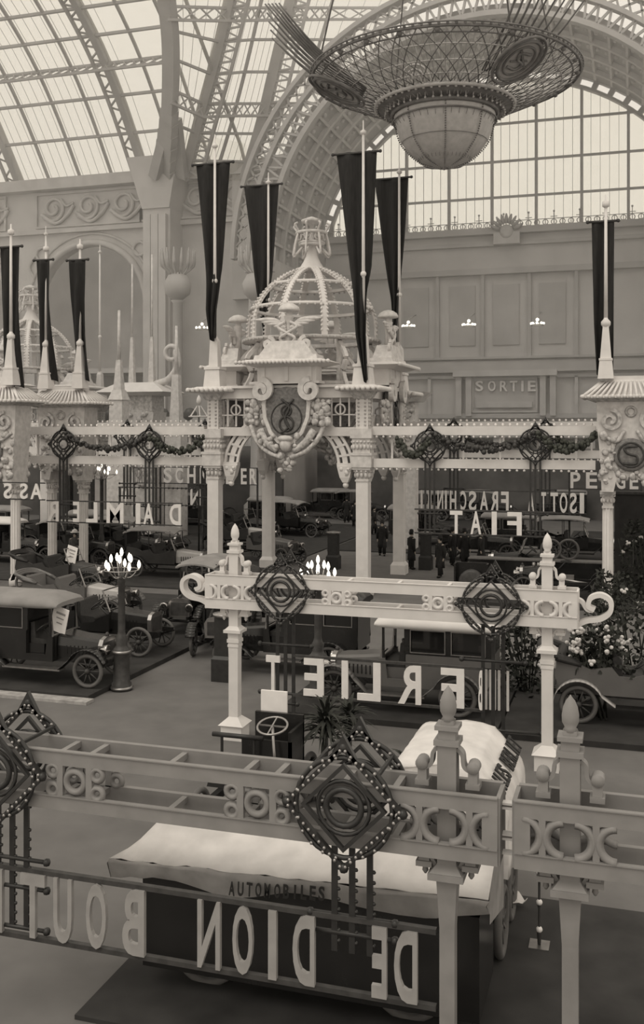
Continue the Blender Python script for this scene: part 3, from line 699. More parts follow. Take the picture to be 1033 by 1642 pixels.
# ------------------------------------------------------------------ pylons with tiled caps
def pylon(label, cx, Y, medallion):
    t = thing('ornate_pylon', label, 'pylon', (cx, Y, 0), 0, 'stucco pylons along the promenade')
    for sx in (-1, 1):
        T = Matrix.Translation((sx*0.78, 0, 0)); b = MB(T)
        b.lathe([(0.26,0),(0.26,0.3),(0.2,0.36),(0.17,0.5),(0.165,3.6)], n=14)
        for k in range(10):
            g = 2*PI*k/10; b.bar((0.17*math.cos(g),0.17*math.sin(g),0.5),(0.165*math.cos(g),0.165*math.sin(g),3.55),0.045)
        c = b.build('column', 'white', t); b = MB(T); capital(b, 3.55, 4.15, 0.33); b.build('capital', 'cream', c)
    pts = [(-1.15,7.3),(-1.12,6.3),(-1.05,5.6),(-1.0,4.9),(-0.98,4.15),(-0.58,4.15),(-0.5,4.5),(0,4.7),(0.5,4.5),(0.58,4.15),(0.98,4.15),(1.0,4.9),(1.05,5.6),(1.12,6.3),(1.15,7.3)]
    b = MB(); b.prism(pts, -0.55, 0.55); body = b.build('body', 'cream', t)
    for sy in (-1, 1):
        b = MB()
        for sx in (-1, 1):
            vol(b, sx*0.68, 6.65, 0.38, sy*0.62, 0.13, sx, 1.5); lumps(b, sx*0.78-.26, sx*.78+.26, 4.4, 6.2, sy*0.58, 34, 0.12, 11+sx)
            b.tube(spline([(sx*1.0,sy*.58,6.2),(sx*0.5,sy*.62,5.9),(sx*0.2,sy*.62,6.3)],5),0.07,5)
        lumps(b, -0.5, 0.5, 4.5, 5.0, sy*0.58, 14, 0.12, 15); b.ring((0,sy*.58,6.95),0.16,0.05,'y',12,4)
        b.build('carved_relief', 'relief', body)
    if medallion:
        b = MB(); b.lathe([(0.58,0),(0.58,0.06),(0.5,0.1),(0.02,0.1)], (0,-0.58,5.45), 24, rot=Matrix.Rotation(PI/2,3,'X')); m = b.build('medallion', 'bronze', body)
        b = MB(); b.ring((0,-0.69,5.45),0.42,0.035,'y',20,5); b.tube(spline([(0.22,-.7,5.75),(-.2,-.7,5.7),(-.1,-.7,5.5),(.2,-.7,5.4),(.15,-.7,5.15),(-.25,-.7,5.15)],5),0.045,5); b.build('monogram', 'iron2', m)
    else:
        b = MB(); b.prism([(-0.6,5.3),(0,5.9),(0.6,5.3),(0,4.9)], -0.68, -0.55); b.build('cartouche', 'relief', body)
    b = MB(); b.frus(0,0,7.3,7.42,1.25,.65,1.55,.95); b.build('soffit', 'relief', t)
    b = MB(); b.frus(0,0,7.42,7.5,1.6,1.0,1.6,1.0)
    n = 7; prev = None
    for i in range(n):                   # flaring roof
        u0, u1 = i/n, (i+1)/n; f = lambda u: 1.6-0.72*u**0.6; g = lambda u: 1.0-0.62*u**0.6
        b.frus(0,0,7.5+0.55*u0**1.3,7.5+0.55*u1**1.3,f(u0),g(u0),f(u1),g(u1))
    for q in range(17):
        u = -1.6+0.2*q
        for s in (-1,1): b.tube([(u,s*1.0,7.48),(u*0.62,s*0.42,8.0)],0.05,5); b.sph((u,s*1.02,7.47),0.075,6,4)
    for q in range(9):
        u = -1.0+0.25*q
        for s in (-1,1): b.tube([(s*1.6,u,7.48),(s*0.92,u*.42,8.0)],0.05,5); b.sph((s*1.62,u,7.47),0.075,6,4)
    b.box(0,0,8.1,1.7,.7,.2); b.build('tiled_roof', 'white', t)
    for sx in (-1, 1):
        T = Matrix.Translation((sx*0.84, -0.4, 0)); b = MB(T)
        b.frus(0,0,8.1,8.75,.27,.27,.21,.21); b.box(0,0,8.78,.46,.46,.07); b.frus(0,0,8.8,9.95,.19,.19,.1,.1); b.lathe([(0.1,9.9),(0.17,10.0),(0.17,10.1),(0.08,10.2),(0.05,10.3)],n=10)
        sp = b.build('spire', 'white', t)
        b = MB(T); b.tube([(0,0.0,10.2),(0,0.0,14.2)],[0.07,0.05],8); b.lathe([(0.05,14.1),(0.13,14.15),(0.13,14.3),(0.04,14.35),(0.03,14.55)],n=8); b.build('flagpole', 'white', sp)
    return t
pyR = pylon('ornate pylon with dark round medallion at the right edge of the picture', P(1012,725,YP).x, YP, True)
YBB = 38.4
pyB = pylon('ornate pylon carrying two banners, between the left edge and the domed pavilion', P(109,725,YBB).x, YBB, False)
aX = P(25, 850, 34.8).x - 0.78
pyA = pylon('ornate pylon cut by the left edge, carrying one banner', aX, 34.8, True)
pole_banner('dark banner on the pylon at the right edge of the picture', [(355,949,985,.15),(450,951,984,.15),(520,953,984,.15),(600,957,983,.25)], YP-.4, 330, waves=3)
pole_banner('dark banner on the pole of the pylon cut by the left edge', [(396,-4,28,.15),(480,-2,28,.15),(560,2,28,.2),(622,4,28,.3)], 34.4, 372, waves=3)
pole_banner('left of two dark banners on the second pylon from the left edge', [(418,60,82,-.1),(480,62,82,-.1),(540,64,84,.0),(612,66,86,.2)], YBB-.4, 402, -0.07, 3)
pole_banner('right of two dark banners on the second pylon from the left edge', [(418,113,138,-.1),(480,115,138,-.1),(540,117,139,.0),(612,119,141,.2)], YBB-.4, 402, -0.07, 3)

# ------------------------------------------------------------------ beam galleries with iron medallions, garlands and hanging signs
def iron_ornament(name, label, cx, Y, cz, r, rod_len, rod_dx, dep, group, bars=(), material='iron', studs=True, nst=12, slim=1.0):
    t = thing(name, label, 'ornament', (cx, Y, cz), 0, group)
    for s in ((-1, 1) if dep else (-1,)):
        y = s*dep; b = MB()
        k = 1.12*r; q = [Vector((0,y,k)),Vector((k,y,0)),Vector((0,y,-k)),Vector((-k,y,0))]; w = r*0.085*slim
        b.path(q, w, w*1.3, (0,1,0), True)
        k2 = 0.78*r; b.path([Vector((0,y,k2)),Vector((k2,y,0)),Vector((0,y,-k2)),Vector((-k2,y,0))], w*.8, w, (0,1,0), True)
        b.ring((0,y,0), 0.93*r, w*0.6, 'y', 32, 5); b.ring((0,y,0), 0.34*r, w*0.75, 'y', 20, 6); b.ring((0,y,0), 0.5*r, w*0.5, 'y', 20, 5)
        for g in (0, 90, 180, 270):
            c = Vector((0.62*r*math.cos(R(g+45)), y, 0.62*r*math.sin(R(g+45))))
            if slim == 1.0: b.ring(c, 0.33*r, w*.5, 'y', 16, 5)
            e = Vector((1.12*r*math.cos(R(g)), y, 1.12*r*math.sin(R(g)))); b.sph(e, w*1.2, 6, 4)
        b.path([Vector((-0.25*r,y,0.85*r)), Vector((0,y,1.28*r)), Vector((0.25*r,y,0.85*r))], w, w*1.3, (0,1,0))
        fr = b.build('frame', material, t)
        if studs:
            sp = []
            for i in range(4):
                a, c = q[i], q[(i+1)%4]; sp += [a.lerp(c, (j+.5)/(nst//2)) + Vector((0,-w*.8,0)) for j in range(nst//2)]
            sp += [Vector((0.93*r*math.cos(2*PI*j/nst), y-w*.7, 0.93*r*math.sin(2*PI*j/nst))) for j in range(nst)]
            if r < 0.6: bulbs(fr, sp, w*(0.46 if slim == 0.999 else 0.45), 'chrome' if studs == 2 else 'tyre', t.name)
            elif studs:
                b = MB()
                for p in sp: b.sph(p, w*.4, 5, 3)
                fr.data.materials[0] = M[material]; b.add(fr.data and [v.co for v in fr.data.vertices] or [], [tuple(f.vertices) for f in fr.data.polygons], True); fr.data = b.mesh('frame', material)
    if not dep:
        b = MB(); b.bar((0,0,0.45*r),(0,0.3,0.45*r),0.1*r); b.build('mount', material, t)
    if dep:
        for g in range(45, 360, 90): b = MB(); b.bar((0.93*r*math.cos(R(g)), -dep, 0.93*r*math.sin(R(g))), (0.93*r*math.cos(R(g)), dep, 0.93*r*math.sin(R(g))), r*0.06); b.build('spacer', material, t)
    for k in (-1, 0, 1):
        b = MB(); b.bar((k*rod_dx, 0, -0.75*r), (k*rod_dx, 0, -rod_len), 0.12*r, 0.05*r, (0,1,0))
        if studs == 2: beads(b, [(k*rod_dx+0.08*r, 0, -1.2*r), (k*rod_dx+0.08*r, 0, -rod_len)], 0.2*r, 0.04*r)
        b.build('hanging_rod', material, t)
    for z, w in bars:
        b = MB(); b.tube([(-w,0,z),(w,0,z)], 0.05*r, 6); b.sph((-w,0,z),0.09*r,6,4); b.sph((w,0,z),0.09*r,6,4); b.build('crossbar', material, t)
    return t
def gallery(label, x0, x1, Y, z_up, z_lo, h, group):
    t = thing('lighted_gallery_beam', label, 'beam', ((x0+x1)/2, Y, z_lo), 0, group); L = (x1-x0)/2
    for z in (0, z_up-z_lo):
        b = MB(); b.bx(-L, L, -0.16, -0.06, z, z+h); b.bx(-L, L, 0.06, 0.16, z, z+h); b.bx(-L, L, -0.06, 0.06, z+h-0.05, z+h); rail = b.build('rail', 'white', t)
        n = int(2*L/0.26); xs_ = [-L+2*L*(i+.5)/n for i in range(n)]
        bulbs(rail, [Vector((x,-0.12,z-0.06)) for x in xs_], 0.05, 'bulb', t.name)
        if z: bulbs(rail, [Vector((x,0,z+h+0.06)) for x in xs_], 0.05, 'bulb', t.name)
    for k in range(6):
        x = -L+2*L*(k+0.5)/6; b = MB(); b.bar((x,0.11,h),(x,0.11,z_up-z_lo),0.07); b.build('strut', 'white', t)
    return t
def garland(label, x0, x1, Y, z, sag, mt, group, seed):
    b = MB(); rd = random.Random(seed); n = 26
    for i in range(n+1):
        u = i/n; x = (x1-x0)*(u-.5); zz = -sag*4*u*(1-u)
        for k in range(4): b.sph((x+rd.uniform(-.1,.1), rd.uniform(-.1,.1), zz+rd.uniform(-.1,.1)), rd.uniform(.05,.11), 5, 4)
    o = b.build('leaf_garland', mt, loc=((x0+x1)/2, Y, z)); return tag(o, label, 'garland', group)
ZU, ZL, HB = 6.12, 4.9, 0.33
xw0, xw1 = xb+0.42, pyR.location.x-1.2
gallery('near gallery beam with bulbs, from the pavilion to the right pylon', xw0, xw1, YP, ZU, ZL, HB, 'lighted gallery beams')
xl0, xl1 = P(36,720,YP).x, xa-0.42
gallery('near gallery beam with bulbs, left of the domed pavilion', xl0, xl1, YP, ZU, ZL, HB, 'lighted gallery beams')
YF2 = YB+0.4
gallery('second gallery beam, seen behind the near one right of the pavilion', P(640,700,YF2).x, P(1060,700,YF2).x, YF2, ZU+.22, ZL+.22, HB, 'lighted gallery beams')
gallery('second gallery beam on the left, seen behind the near one', P(-30,700,YF2).x, P(335,700,YF2).x, YF2, ZU+.22, ZL+.22, HB, 'lighted gallery beams')
orn = [(692,'iron ornament left of two on the near beam right of the pavilion',YP,715,2.05),(860,'iron ornament right of two on the near beam right of the pavilion',YP,713,2.05),
       (108,'iron ornament left of two on the near beam left of the pavilion',YP,712,3.3),(245,'iron ornament right of two on the near beam left of the pavilion',YP,713,3.3),
       (730,'iron ornament left of two on the far beam, half behind the near beam',YF2,700,3.3),(876,'iron ornament right of two on the far beam, half behind the near beam',YF2,700,3.3),
       (209,'iron ornament peeping over the left beam, nearer to the small stand column',YF2,700,3.0),(333,'iron ornament peeping over the left beam beside the pavilion column',YF2,700,2.6)]
for px, lab, Y, py, dx in orn:
    p = P(px, py, Y); rl = 3.25 if Y == YP else 3.0
    iron_ornament('iron_ornament', lab, p.x, Y-0.3, p.z, 0.62, rl, 0.17, 0, 'iron ornaments on the gallery beams', ((-rl+0.15, 0.42), (-rl+0.75, .42)))
gl = [(640,690,716,YP),(700,855,708,YP),(865,955,708,YP),(115,240,708,YP),(250,332,712,YP),(738,870,702,YF2),(884,960,702,YF2)]
nm = ['leaf garland between the pavilion column and the first iron ornament','leaf garland between the two near iron ornaments right of the pavilion','leaf garland between the iron ornament and the right pylon',
      'leaf garland between the two near iron ornaments left of the pavilion','leaf garland beside the pavilion on the left beam','leaf garland on the far beam between two iron ornaments','leaf garland on the far beam behind the right pylon']
for i, (x0, x1, py, Y) in enumerate(gl):
    a, c = P(x0, py, Y), P(x1, py, Y); garland(nm[i], a.x, c.x, Y-0.35, (a.z+c.z)/2+0.25, 0.55, 'iron2' if i % 2 else 'leaf2', 'leaf garlands on the gallery beams', i)

def hanging_sign(label, Y, chars, ytop, ybot, refpx, mirror, ends, mt='letter', depth=0.06, rails=True, dots=False, legs=False, group='hanging letter signs'):
    # chars: (letter, left px, right px)
    zt, zb = P(refpx, ytop, Y).z, P(refpx, ybot, Y).z; h = zt-zb; z0 = (zt+zb)/2
    xa_, xb_ = P(ends[0], ytop, Y).x, P(ends[1], ytop, Y).x
    t = thing('hanging_letter_sign', label, 'sign', ((xa_+xb_)/2, Y, z0), 0, group); L = (xb_-xa_)/2
    if rails:
        for s in (-1, 1):
            b = MB(); z = s*(h/2+0.02); b.bar((-L,0,z),(L,0,z),0.06,0.05)
            if dots: beads(b, [(-L,-0.05,z),(L,-.05,z)], 0.25, 0.06)
            b.build('rail', 'iron2', t)
    if legs:
        for s in (-1,1): b = MB(); b.bar((s*L*.98,.06,-z0),(s*L*.98,.06,h/2+.05),.09); b.build('support_post','iron2',t)
    for ch, l, r in chars:
        a, c = P(l, (ytop+ybot)/2, Y), P(r, (ytop+ybot)/2, Y)
        o = letter(ch, c.x-a.x, h, depth, mirror).build('letter', mt, t); o.location = ((a.x+c.x)/2 - t.location.x, -0.03, 0)
    return t
hanging_sign('four large reversed white letters hanging below the right gallery beam', YP-0.3, [('T',722,742),('A',755,772),('I',789,797),('F',814,837)], 820, 857, 780, True, (665,890))
hanging_sign('seven reversed white letters hanging below the left gallery beam', YP-0.3, [('R',77,95),('E',118,128),('L',139,157),('M',172,199),('I',219,226),('A',231,247),('D',273,291)], 806, 839, 190, True, (75,292))
hanging_sign('long two-word row of reversed letters, behind and above the four large ones', YF2-0.3, [('I',930,937),('S',914,925),('O',898,910),('T',883,895),('T',868,876),('A',847,857),('F',804,816),('R',787,799),('A',770,783),('S',752,764),('C',739,748),('H',722,732),('I',714,717),('N',702,711),('I',687,692),('I',675,678)], 788, 820, 800, True, (672,940))
hanging_sign('three reversed white letters across the fluted column at the left edge', 33.5, [('A',50,68),('S',33,45),('S',7,20)], 775, 800, 40, True, (-5,72))
Y3 = 53
hanging_sign('distant sign of unreversed white letters, partly behind the front left pavilion column', Y3, [('S',263,276),('C',282,294),('H',301,314),('N',321,334),('E',338,348),('I',352,357),('D',363,378),('E',387,396),('R',401,412)], 750, 775, 300, False, (255,414), legs=True)
hanging_sign('small faint PARIS letters beside the distant unreversed white letter sign', Y3-0.3, [('P',216,221),('A',223,229),('R',231,236),('I',238,240),('S',242,248)], 751, 774, 230, False, (214,250), 'letterg', legs=True)
hanging_sign('unreversed white letters running behind the right pylon', 50, [('P',915,931),('E',940,958),('U',966,982),('G',988,1003),('E',1010,1024)], 757, 783, 930, False, (912,1030), legs=True)
hanging_sign('two distant letters in a bulb-dotted frame behind the left hanging sign', 48, [('N',306,322),('Y',196,208)], 783, 809, 260, True, (190,326), dots=True, legs=True)

# ------------------------------------------------------------------ the great chandelier
DC = 40.0; cc = D(713, 690, DC); Z1 = CZ + 0.353*DC
ch = thing('great_chandelier', 'huge bowl chandelier with spiked medallions hanging under the roof', 'chandelier', (cc.x, cc.y, 16.8))
def zc_(z): return z-16.8
zo, zl, zr = zc_(Z1), zc_(19.25), zc_(18.95)
RO, RL, RB = 5.3, 2.72, 2.03
b = MB(); b.lathe([(0.02,0.0),(0.35,0.03),(0.9,0.22),(1.4,0.62),(1.78,1.15),(RB,zr-0.1),(RB,zr)], n=32); bowl = b.build('bead_bowl', 'crystal', ch)
b = MB()
bp = spline([(0.05,0,0.0),(0.9,0,0.2),(1.42,0,0.6),(1.8,0,1.13),(RB+.02,0,zr-.05)],5)
for k in range(8):
    T = Matrix.Rotation(2*PI*k/8+0.2,4,'Z'); q = MB(T); beads(q, [p*1.01 for p in bp], 0.09, 0.035); b.add(q.v,q.f,True)
b.ring((0,0,zr-0.3),RB+0.03,0.035,'z',36,5); b.ring((0,0,zr),RB+.06,0.09,'z',36,6); b.ring((0,0,1.0),1.72,0.012,'z',36,4)
for k in range(40): g = 2*PI*k/40; b.bar((1.0*math.cos(g),1.0*math.sin(g),0.25),(RB*1.01*math.cos(g),RB*1.01*math.sin(g),zr-.3),0.012)
b.build('bowl_band', 'lustre', bowl)
b = MB()                                 # ruffed collar between bowl and plate
b.lathe([(RB,zr),(RB+0.1,zr+0.15),(RL-0.15,zl-0.12),(RL,zl),(RL-0.05,zl+0.14),(RB+0.2,zr+0.4),(RB,zr+0.1)], n=40)
b.build('collar', 'lustre', ch)
b = MB()
for k in range(56):
    g = 2*PI*k/56; b.tube([((RL-0.5)*math.cos(g),(RL-0.5)*math.sin(g),zl-0.18),((RL-.05)*math.cos(g),(RL-.05)*math.sin(g),zl-0.02),((RL+.12)*math.cos(g),(RL+.12)*math.sin(g),zl+0.12)],0.035,5)
    b.sph((RL*math.cos(g),RL*math.sin(g),zl-0.06),0.06,6,4)
for k in range(48): g = 2*PI*k/48; b.sph(((RB+.35)*math.cos(g),(RB+.35)*math.sin(g),zr-0.02),0.05,5,4); b.bar(((RB+.35)*math.cos(g),(RB+.35)*math.sin(g),zr),((RB+.35)*math.cos(g),(RB+.35)*math.sin(g),zr+0.25),0.02)
b.ring((0,0,zl),RL+0.05,0.07,'z',44,6); b.build('collar_fringe', 'crystal', ch)
def cone(u, g):                          # point on the flaring net, u 0..1 from plate to outer ring
    r = RL + (RO-RL)*u; z = zl+0.1 + (zo-zl-0.1)*(u**1.25); return Vector((r*math.cos(g), r*math.sin(g), z))
b = MB(); n = 48
for k in range(n):
    g0 = 2*PI*k/n
    b.tube([cone(i/6, g0 + i/6*2*PI*3/n) for i in range(7)], 0.022, 4); b.tube([cone(i/6, g0 - i/6*2*PI*3/n) for i in range(7)], 0.022, 4)
net = b.build('lattice_net', 'lustre', ch)
b = MB()
for k in range(150): g0 = 2*PI*k/150; b.tube([cone(i/5, g0)+Vector((0,0,.04)) for i in range(6)], 0.018, 4)
for u in (0.2,0.45,0.72): b.tube([cone(u, 2*PI*i/72) for i in range(72)], 0.025, 4, True)
b.build('bead_strands', 'crystal', net)
b = MB()
for r, z, w in ((RO,zo,0.065),(RO-0.3,zo-0.12,0.035),(RO+0.1,zo+0.1,0.035)): b.ring((0,0,z),r,w,'z',64,6)
for k in range(110): g = 2*PI*k/110; b.sph(((RO+.05)*math.cos(g),(RO+.05)*math.sin(g),zo+0.05),0.06,5,4)
for k in range(24): g = 2*PI*(k+.5)/24; p = cone(0.95,g); b.sph(p,0.12,6,4)
b.build('outer_ring', 'lustre', ch)
base = TH                                # medallion bearings are measured from the camera side
for k in range(3):
    g = -PI/2 + TH + R(31) - k*R(114)
    T = Matrix.Rotation(g, 4, 'Z'); o0 = cone(0.58,0); q = cone(0.75,0)-cone(0.4,0); rot = Matrix.Translation(o0+Vector((0.12,0,-0.1))) @ Matrix.Rotation(-math.atan2(q.x,q.z),4,'Y').inverted()
    b = MB(T @ rot); b.add([(0.0, 0.72*math.cos(2*PI*i/28), 0.98*math.sin(2*PI*i/28)) for i in range(28)] + [(0.06, 0.72*math.cos(2*PI*i/28), 0.98*math.sin(2*PI*i/28)) for i in range(28)], [tuple(range(28))] + [tuple(range(55,27,-1))] + [(i,i+28,(i+1)%28+28,(i+1)%28) for i in range(28)])
    md = b.build('medallion', 'crystal', ch)
    b = MB(T @ rot)
    for rr, w in ((1.0,0.07),(0.72,0.05),(1.22,0.06)): b.tube([(0.08, 0.72*rr*math.cos(2*PI*i/28), 0.98*rr*math.sin(2*PI*i/28)) for i in range(28)], w, 5, True)
    b.tube(spline([(0.1,0.25,0.4),(0.1,-0.2,0.35),(0.1,-0.1,0.05),(0.1,0.2,-0.1),(0.1,0.1,-0.4),(0.1,-0.3,-0.35)],5),0.06,5); b.bar((0.1,0.4,-0.2),(0.1,-0.3,0.5),0.08); b.bar((0.1,-0.35,-0.1),(0.1,0.3,0.1),0.06)
    b.build('medallion_rim', 'lustre', md)
    b = MB(T)
    for j in range(9):
        v = (j-4)/4; L = 4.2 - 0.9*abs(v); a = Vector((RL+0.6, v*0.85, zl+0.3)); e = cone(1,0); e = Vector((RO+1.9*(L/4.2), v*1.7, zo+3.1*(L/4.2)-0.5))
        m = a.lerp(e,0.5)+Vector((0.25,0,-0.1)); b.tube(spline([a,m,e],4),0.035,4); b.tube(spline([a+Vector((0,.1,0)),m+Vector((0,.06,.05)),e],4),0.03,4)
    b.build('spike_fan', 'lustre', md)
    g2 = g-R(59); T = Matrix.Rotation(g2,4,'Z'); b = MB(T); p = cone(0.12,0)
    for rr in (0.55,0.36,0.18): b.tube([(p.x+0.05+0.25*rr*math.sin(a_), rr*math.cos(a_), p.z+rr*math.sin(a_)*0.9) for a_ in [PI*i/12 for i in range(13)]],0.04,5)
    b.sph((p.x+0.1,0,p.z+0.1),0.14,8,6); b.build('half_rosette', 'crystal', ch)
b = MB()
for k in range(4): g = 2*PI*(k+0.4)/4; b.tube([(RO*math.cos(g),RO*math.sin(g),zo),(0.3*math.cos(g),0.3*math.sin(g),zo+22)],0.035,5)
b.tube([(0,0,zo+22),(0,0,zo+30)],0.06,5); b.build('suspension_cable', 'lustre', ch)
# ------------------------------------------------------------------ sign stands: box beams on posts with acorn finials
def sign_stand(label, x0, x1, Y, zt, h, posts, panels, mt, wide=0.19, k=1.0, scroll=(False, False), ends=(True, True), capz=2.2, ties=(), lower=0.8, group='box-beam sign stands'):
    t = thing('sign_stand', label, 'stand', ((x0+x1)/2, Y, 0), 0, group); ox = (x0+x1)/2; zb = zt-h; dp = 0.2*k; th = 0.045
    for s in (-1, 1):
        for z0 in (zb, zt-wide):
            b = MB(); b.bx(x0-ox, x1-ox, s*dp-th/2, s*dp+th/2, z0, z0+wide); b.bx(x0-ox, x1-ox, s*dp-(th*.5 if s > 0 else th*.9), s*dp+(th*.9 if s > 0 else th*.5), z0+wide, z0+wide+0.012); b.build('rail', mt, t)
    for x in ties:
        b = MB(); b.bx(x-ox-0.03, x-ox+0.03, -dp, dp, zt-0.07, zt-0.01); b.build('cross_tie', mt, t); b = MB(); b.bx(x-ox-0.03, x-ox+0.03, -dp, dp, zb+wide-.06, zb+wide); b.build('cross_tie', mt, t)
    for x, on, sg in ((x0, ends[0], 1), (x1, ends[1], -1)):
        if on:
            b = MB()
            for s in (-1, 1): b.bx(min(x,x+sg*0.14*k)-ox, max(x,x+sg*0.14*k)-ox, s*dp-th*.6, s*dp+th*.6, zb+wide, zt-wide)
            b.bx(x-ox-0.02, x-ox+0.02, -dp, dp, zb, zt); b.build('end_panel', mt, t)
    zi0, zi1 = zb+wide, zt-wide; zm = (zi0+zi1)/2; r = (zi1-zi0)/2
    for x, style in panels:
        for s in (-1, 1):
            y = s*dp; b = MB()
            if style == 'ring':
                b.ring((x-ox,y,zm), r*0.66, 0.04*k, 'y', 22, 4)
                for sx in (-1, 1):
                    b.bx(x-ox+sx*r*1.05-0.035*k, x-ox+sx*r*1.05+0.035*k, y-th/2, y+th/2, zi0, zi1)
                    for sz in (-1, 1): b.ring((x-ox+sx*r*1.6,y,zm+sz*r*0.6), r*0.38, 0.035*k, 'y', 14, 4, 0, 360)
            else:                            # paired half rings beside a post
                for sx in (-1, 1):
                    if sx > 0: b.build('ring_panel', mt, t); b = MB()
                    b.ring((x-ox+sx*0.05*k,y,zm), r*0.95, 0.045*k, 'y', 12, 4, -90 if sx > 0 else 90, 90 if sx > 0 else 270)
                    b.bx(x-ox+sx*0.23*k-.03*k, x-ox+sx*.23*k+.03*k, y-th/2, y+th/2, zi0, zi1)
                    b.ring((x-ox+sx*0.40*k,y,zm), r*0.95, 0.045*k, 'y', 12, 4, 90 if sx > 0 else -90, 270 if sx > 0 else 90)
            b.build('ring_panel', mt, t)
    for x in posts:
        X = x-ox; w = 0.088*k; T = Matrix.Translation((X, 0, 0)); b = MB(T)
        b.box(0,0,0.15,0.4*k,.4*k,0.3); b.frus(0,0,0.3,0.45,.24*k,.24*k,w*lower,w*lower); b.box(0,0,(0.45+capz-0.5)/2,2*lower*w,2*lower*w,capz-0.95); b.frus(0,0,capz-0.5,capz-.03,w*lower,w*lower,w*max(1.1,lower+.15),w*max(1.1,lower+.15))
        if lower > 1: b.box(0,0,capz-.2,2.6*w,2.6*w,.07); b.box(0,0,capz-.3,2.4*w,2.4*w,.05)
        b.box(0,0,(capz+zt+0.42*k)/2,2*w,2*w,zt+0.42*k-capz); post = b.build('post', mt, t)
        b = MB(T); b.box(0,0,capz,0.33*k,.33*k,.06); b.frus(0,0,capz+0.03,capz+.1,.15*k,.15*k,w,w); b.build('capital', mt, post)
        b = MB(T); z = zt+0.42*k; b.box(0,0,z,.235*k,.235*k,.05*k); b.box(0,0,z+.07*k,.16*k,.16*k,.1*k); b.box(0,0,z+.135*k,.22*k,.22*k,.04*k); b.box(0,0,z+.17*k,.12*k,.12*k,.05*k); b.build('cap', mt, post)
        b = MB(T); z += .19*k; b.lathe([(0.07*k,z),(0.05*k,z+.03*k),(0.075*k,z+.08*k),(0.078*k,z+.14*k),(0.066*k,z+.21*k),(0.04*k,z+.27*k),(0.012*k,z+.305*k),(0.004*k,z+.32*k)],n=14); b.build('finial', mt, post)
        for sx in (-1, 1):
            b = MB(T)                          # curled shoulder above the beam
            pts = spline([(sx*w,0,zt+.36*k),(sx*.135*k,0,zt+.31*k),(sx*.155*k,0,zt+.2*k),(sx*.235*k,0,zt+.15*k)],5)
            b.path(pts,.035*k,.11*k,(0,1,0)); b.box(sx*.235*k,0,zt+.08*k,.085*k,.12*k,.16*k); b.box(sx*.235*k,0,zt+.03*k,.13*k,.15*k,.05*k); b.lathe([(0.055*k,-.075*k),(0.06*k,-.06*k),(0.06*k,.06*k),(0.055*k,.075*k)],(sx*.24*k,0,zt+.2*k),14,rot=Matrix.Rotation(PI/2,3,'X')); b.build('shoulder_bracket', mt, post)
            b = MB(T); b.box(sx*.215*k,0,zb-.05*k,.1*k,.14*k,.1*k); b.box(sx*.215*k,0,zb-.12*k,.15*k,.18*k,.05*k); b.lathe([(0.01*k,zb-.24*k),(0.03*k,zb-.21*k),(0.025*k,zb-.18*k),(0.05*k,zb-.14*k)],(sx*.215*k,0,0),10)
            b.path(spline([(sx*.17*k,0,zb-.03*k),(sx*.13*k,0,zb-.1*k),(sx*w,0,zb-.17*k)],4),.035*k,.11*k,(0,1,0)); b.build('drop_bracket', mt, post)
    for x, on, sg in ((x0, scroll[0], -1), (x1, scroll[1], 1)):
        if on:
            q = lambda u, v: Vector((x-ox+sg*u*k*1.22, 0, zm+v*k*1.1)); b = MB()
            pts = spline([q(-0.02,-0.25),q(0.12,-0.17),q(0.3,-0.13),q(0.42,-0.02),q(0.42,0.14),q(0.3,0.22),q(0.17,0.17),q(0.14,0.05),q(0.22,0.0)],7)
            b.path(pts,.075*k,.2*k,(0,1,0)); pts = spline([q(0.0,0.14),q(0.06,0.1),q(0.12,0.0),q(0.2,-0.02)],5); b.path(pts,.06*k,.16*k,(0,1,0)); b.build('scroll_end', mt, t)
    return t
YN, YM = 9.2, 19.0
nx0, nx1 = P(-60,1200,YN).x, P(803,1300,YN).x
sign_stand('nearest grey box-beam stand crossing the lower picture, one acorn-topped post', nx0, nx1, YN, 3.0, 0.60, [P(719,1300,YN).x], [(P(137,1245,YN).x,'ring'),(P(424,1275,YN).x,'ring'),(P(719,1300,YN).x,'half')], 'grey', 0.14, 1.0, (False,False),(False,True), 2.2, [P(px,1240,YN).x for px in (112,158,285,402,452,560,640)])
sx0 = P(829,1300,YN).x
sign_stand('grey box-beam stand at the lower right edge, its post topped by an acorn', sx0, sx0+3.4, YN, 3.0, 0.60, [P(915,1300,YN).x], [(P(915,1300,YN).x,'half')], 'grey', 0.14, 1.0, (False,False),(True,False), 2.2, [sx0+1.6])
b = MB()
for z in (2.9,2.86,2.62,2.58,2.45): b.bar((nx1,YN,z),(sx0,YN,z),0.08,0.02)
tag(b.build('stand_coupling','white'),'pale slats joining the two nearest box-beam stands','coupling')
mx0, mx1 = P(337,950,YM).x, P(927,950,YM).x
sign_stand('white box-beam stand with scroll ends on two posts, in front of the grey limousine', mx0, mx1, YM, 3.35, 0.68, [P(377,950,YM).x, P(878,950,YM).x], [(P(706,965,YM).x,'ring'),(P(545,955,YM).x,'ring'),(P(377,950,YM).x,'half'),(P(878,950,YM).x,'half')], 'white', 0.2, 1.12, (True,True),(True,True), 2.2, [P(px,930,YM).x for px in (470,560,640,720)], lower=1.02)
def orn_at(label, px, py, Y, r, rl, dx, dep, bars, studs, k):
    p = P(px, py, Y); return iron_ornament('iron_ornament', label, p.x, Y, p.z, r, rl, dx, dep, 'large iron ornaments on the sign stands', bars, 'iron', studs, k, 0.999 if studs == 2 else 0.8)
orn_at('large black iron ornament on the nearest stand, left of the acorn post', 565, 1277, YN, 0.50, 1.5, 0.175, 0.3, ((-1.16,.42),(-1.32,.42)), 2, 22)
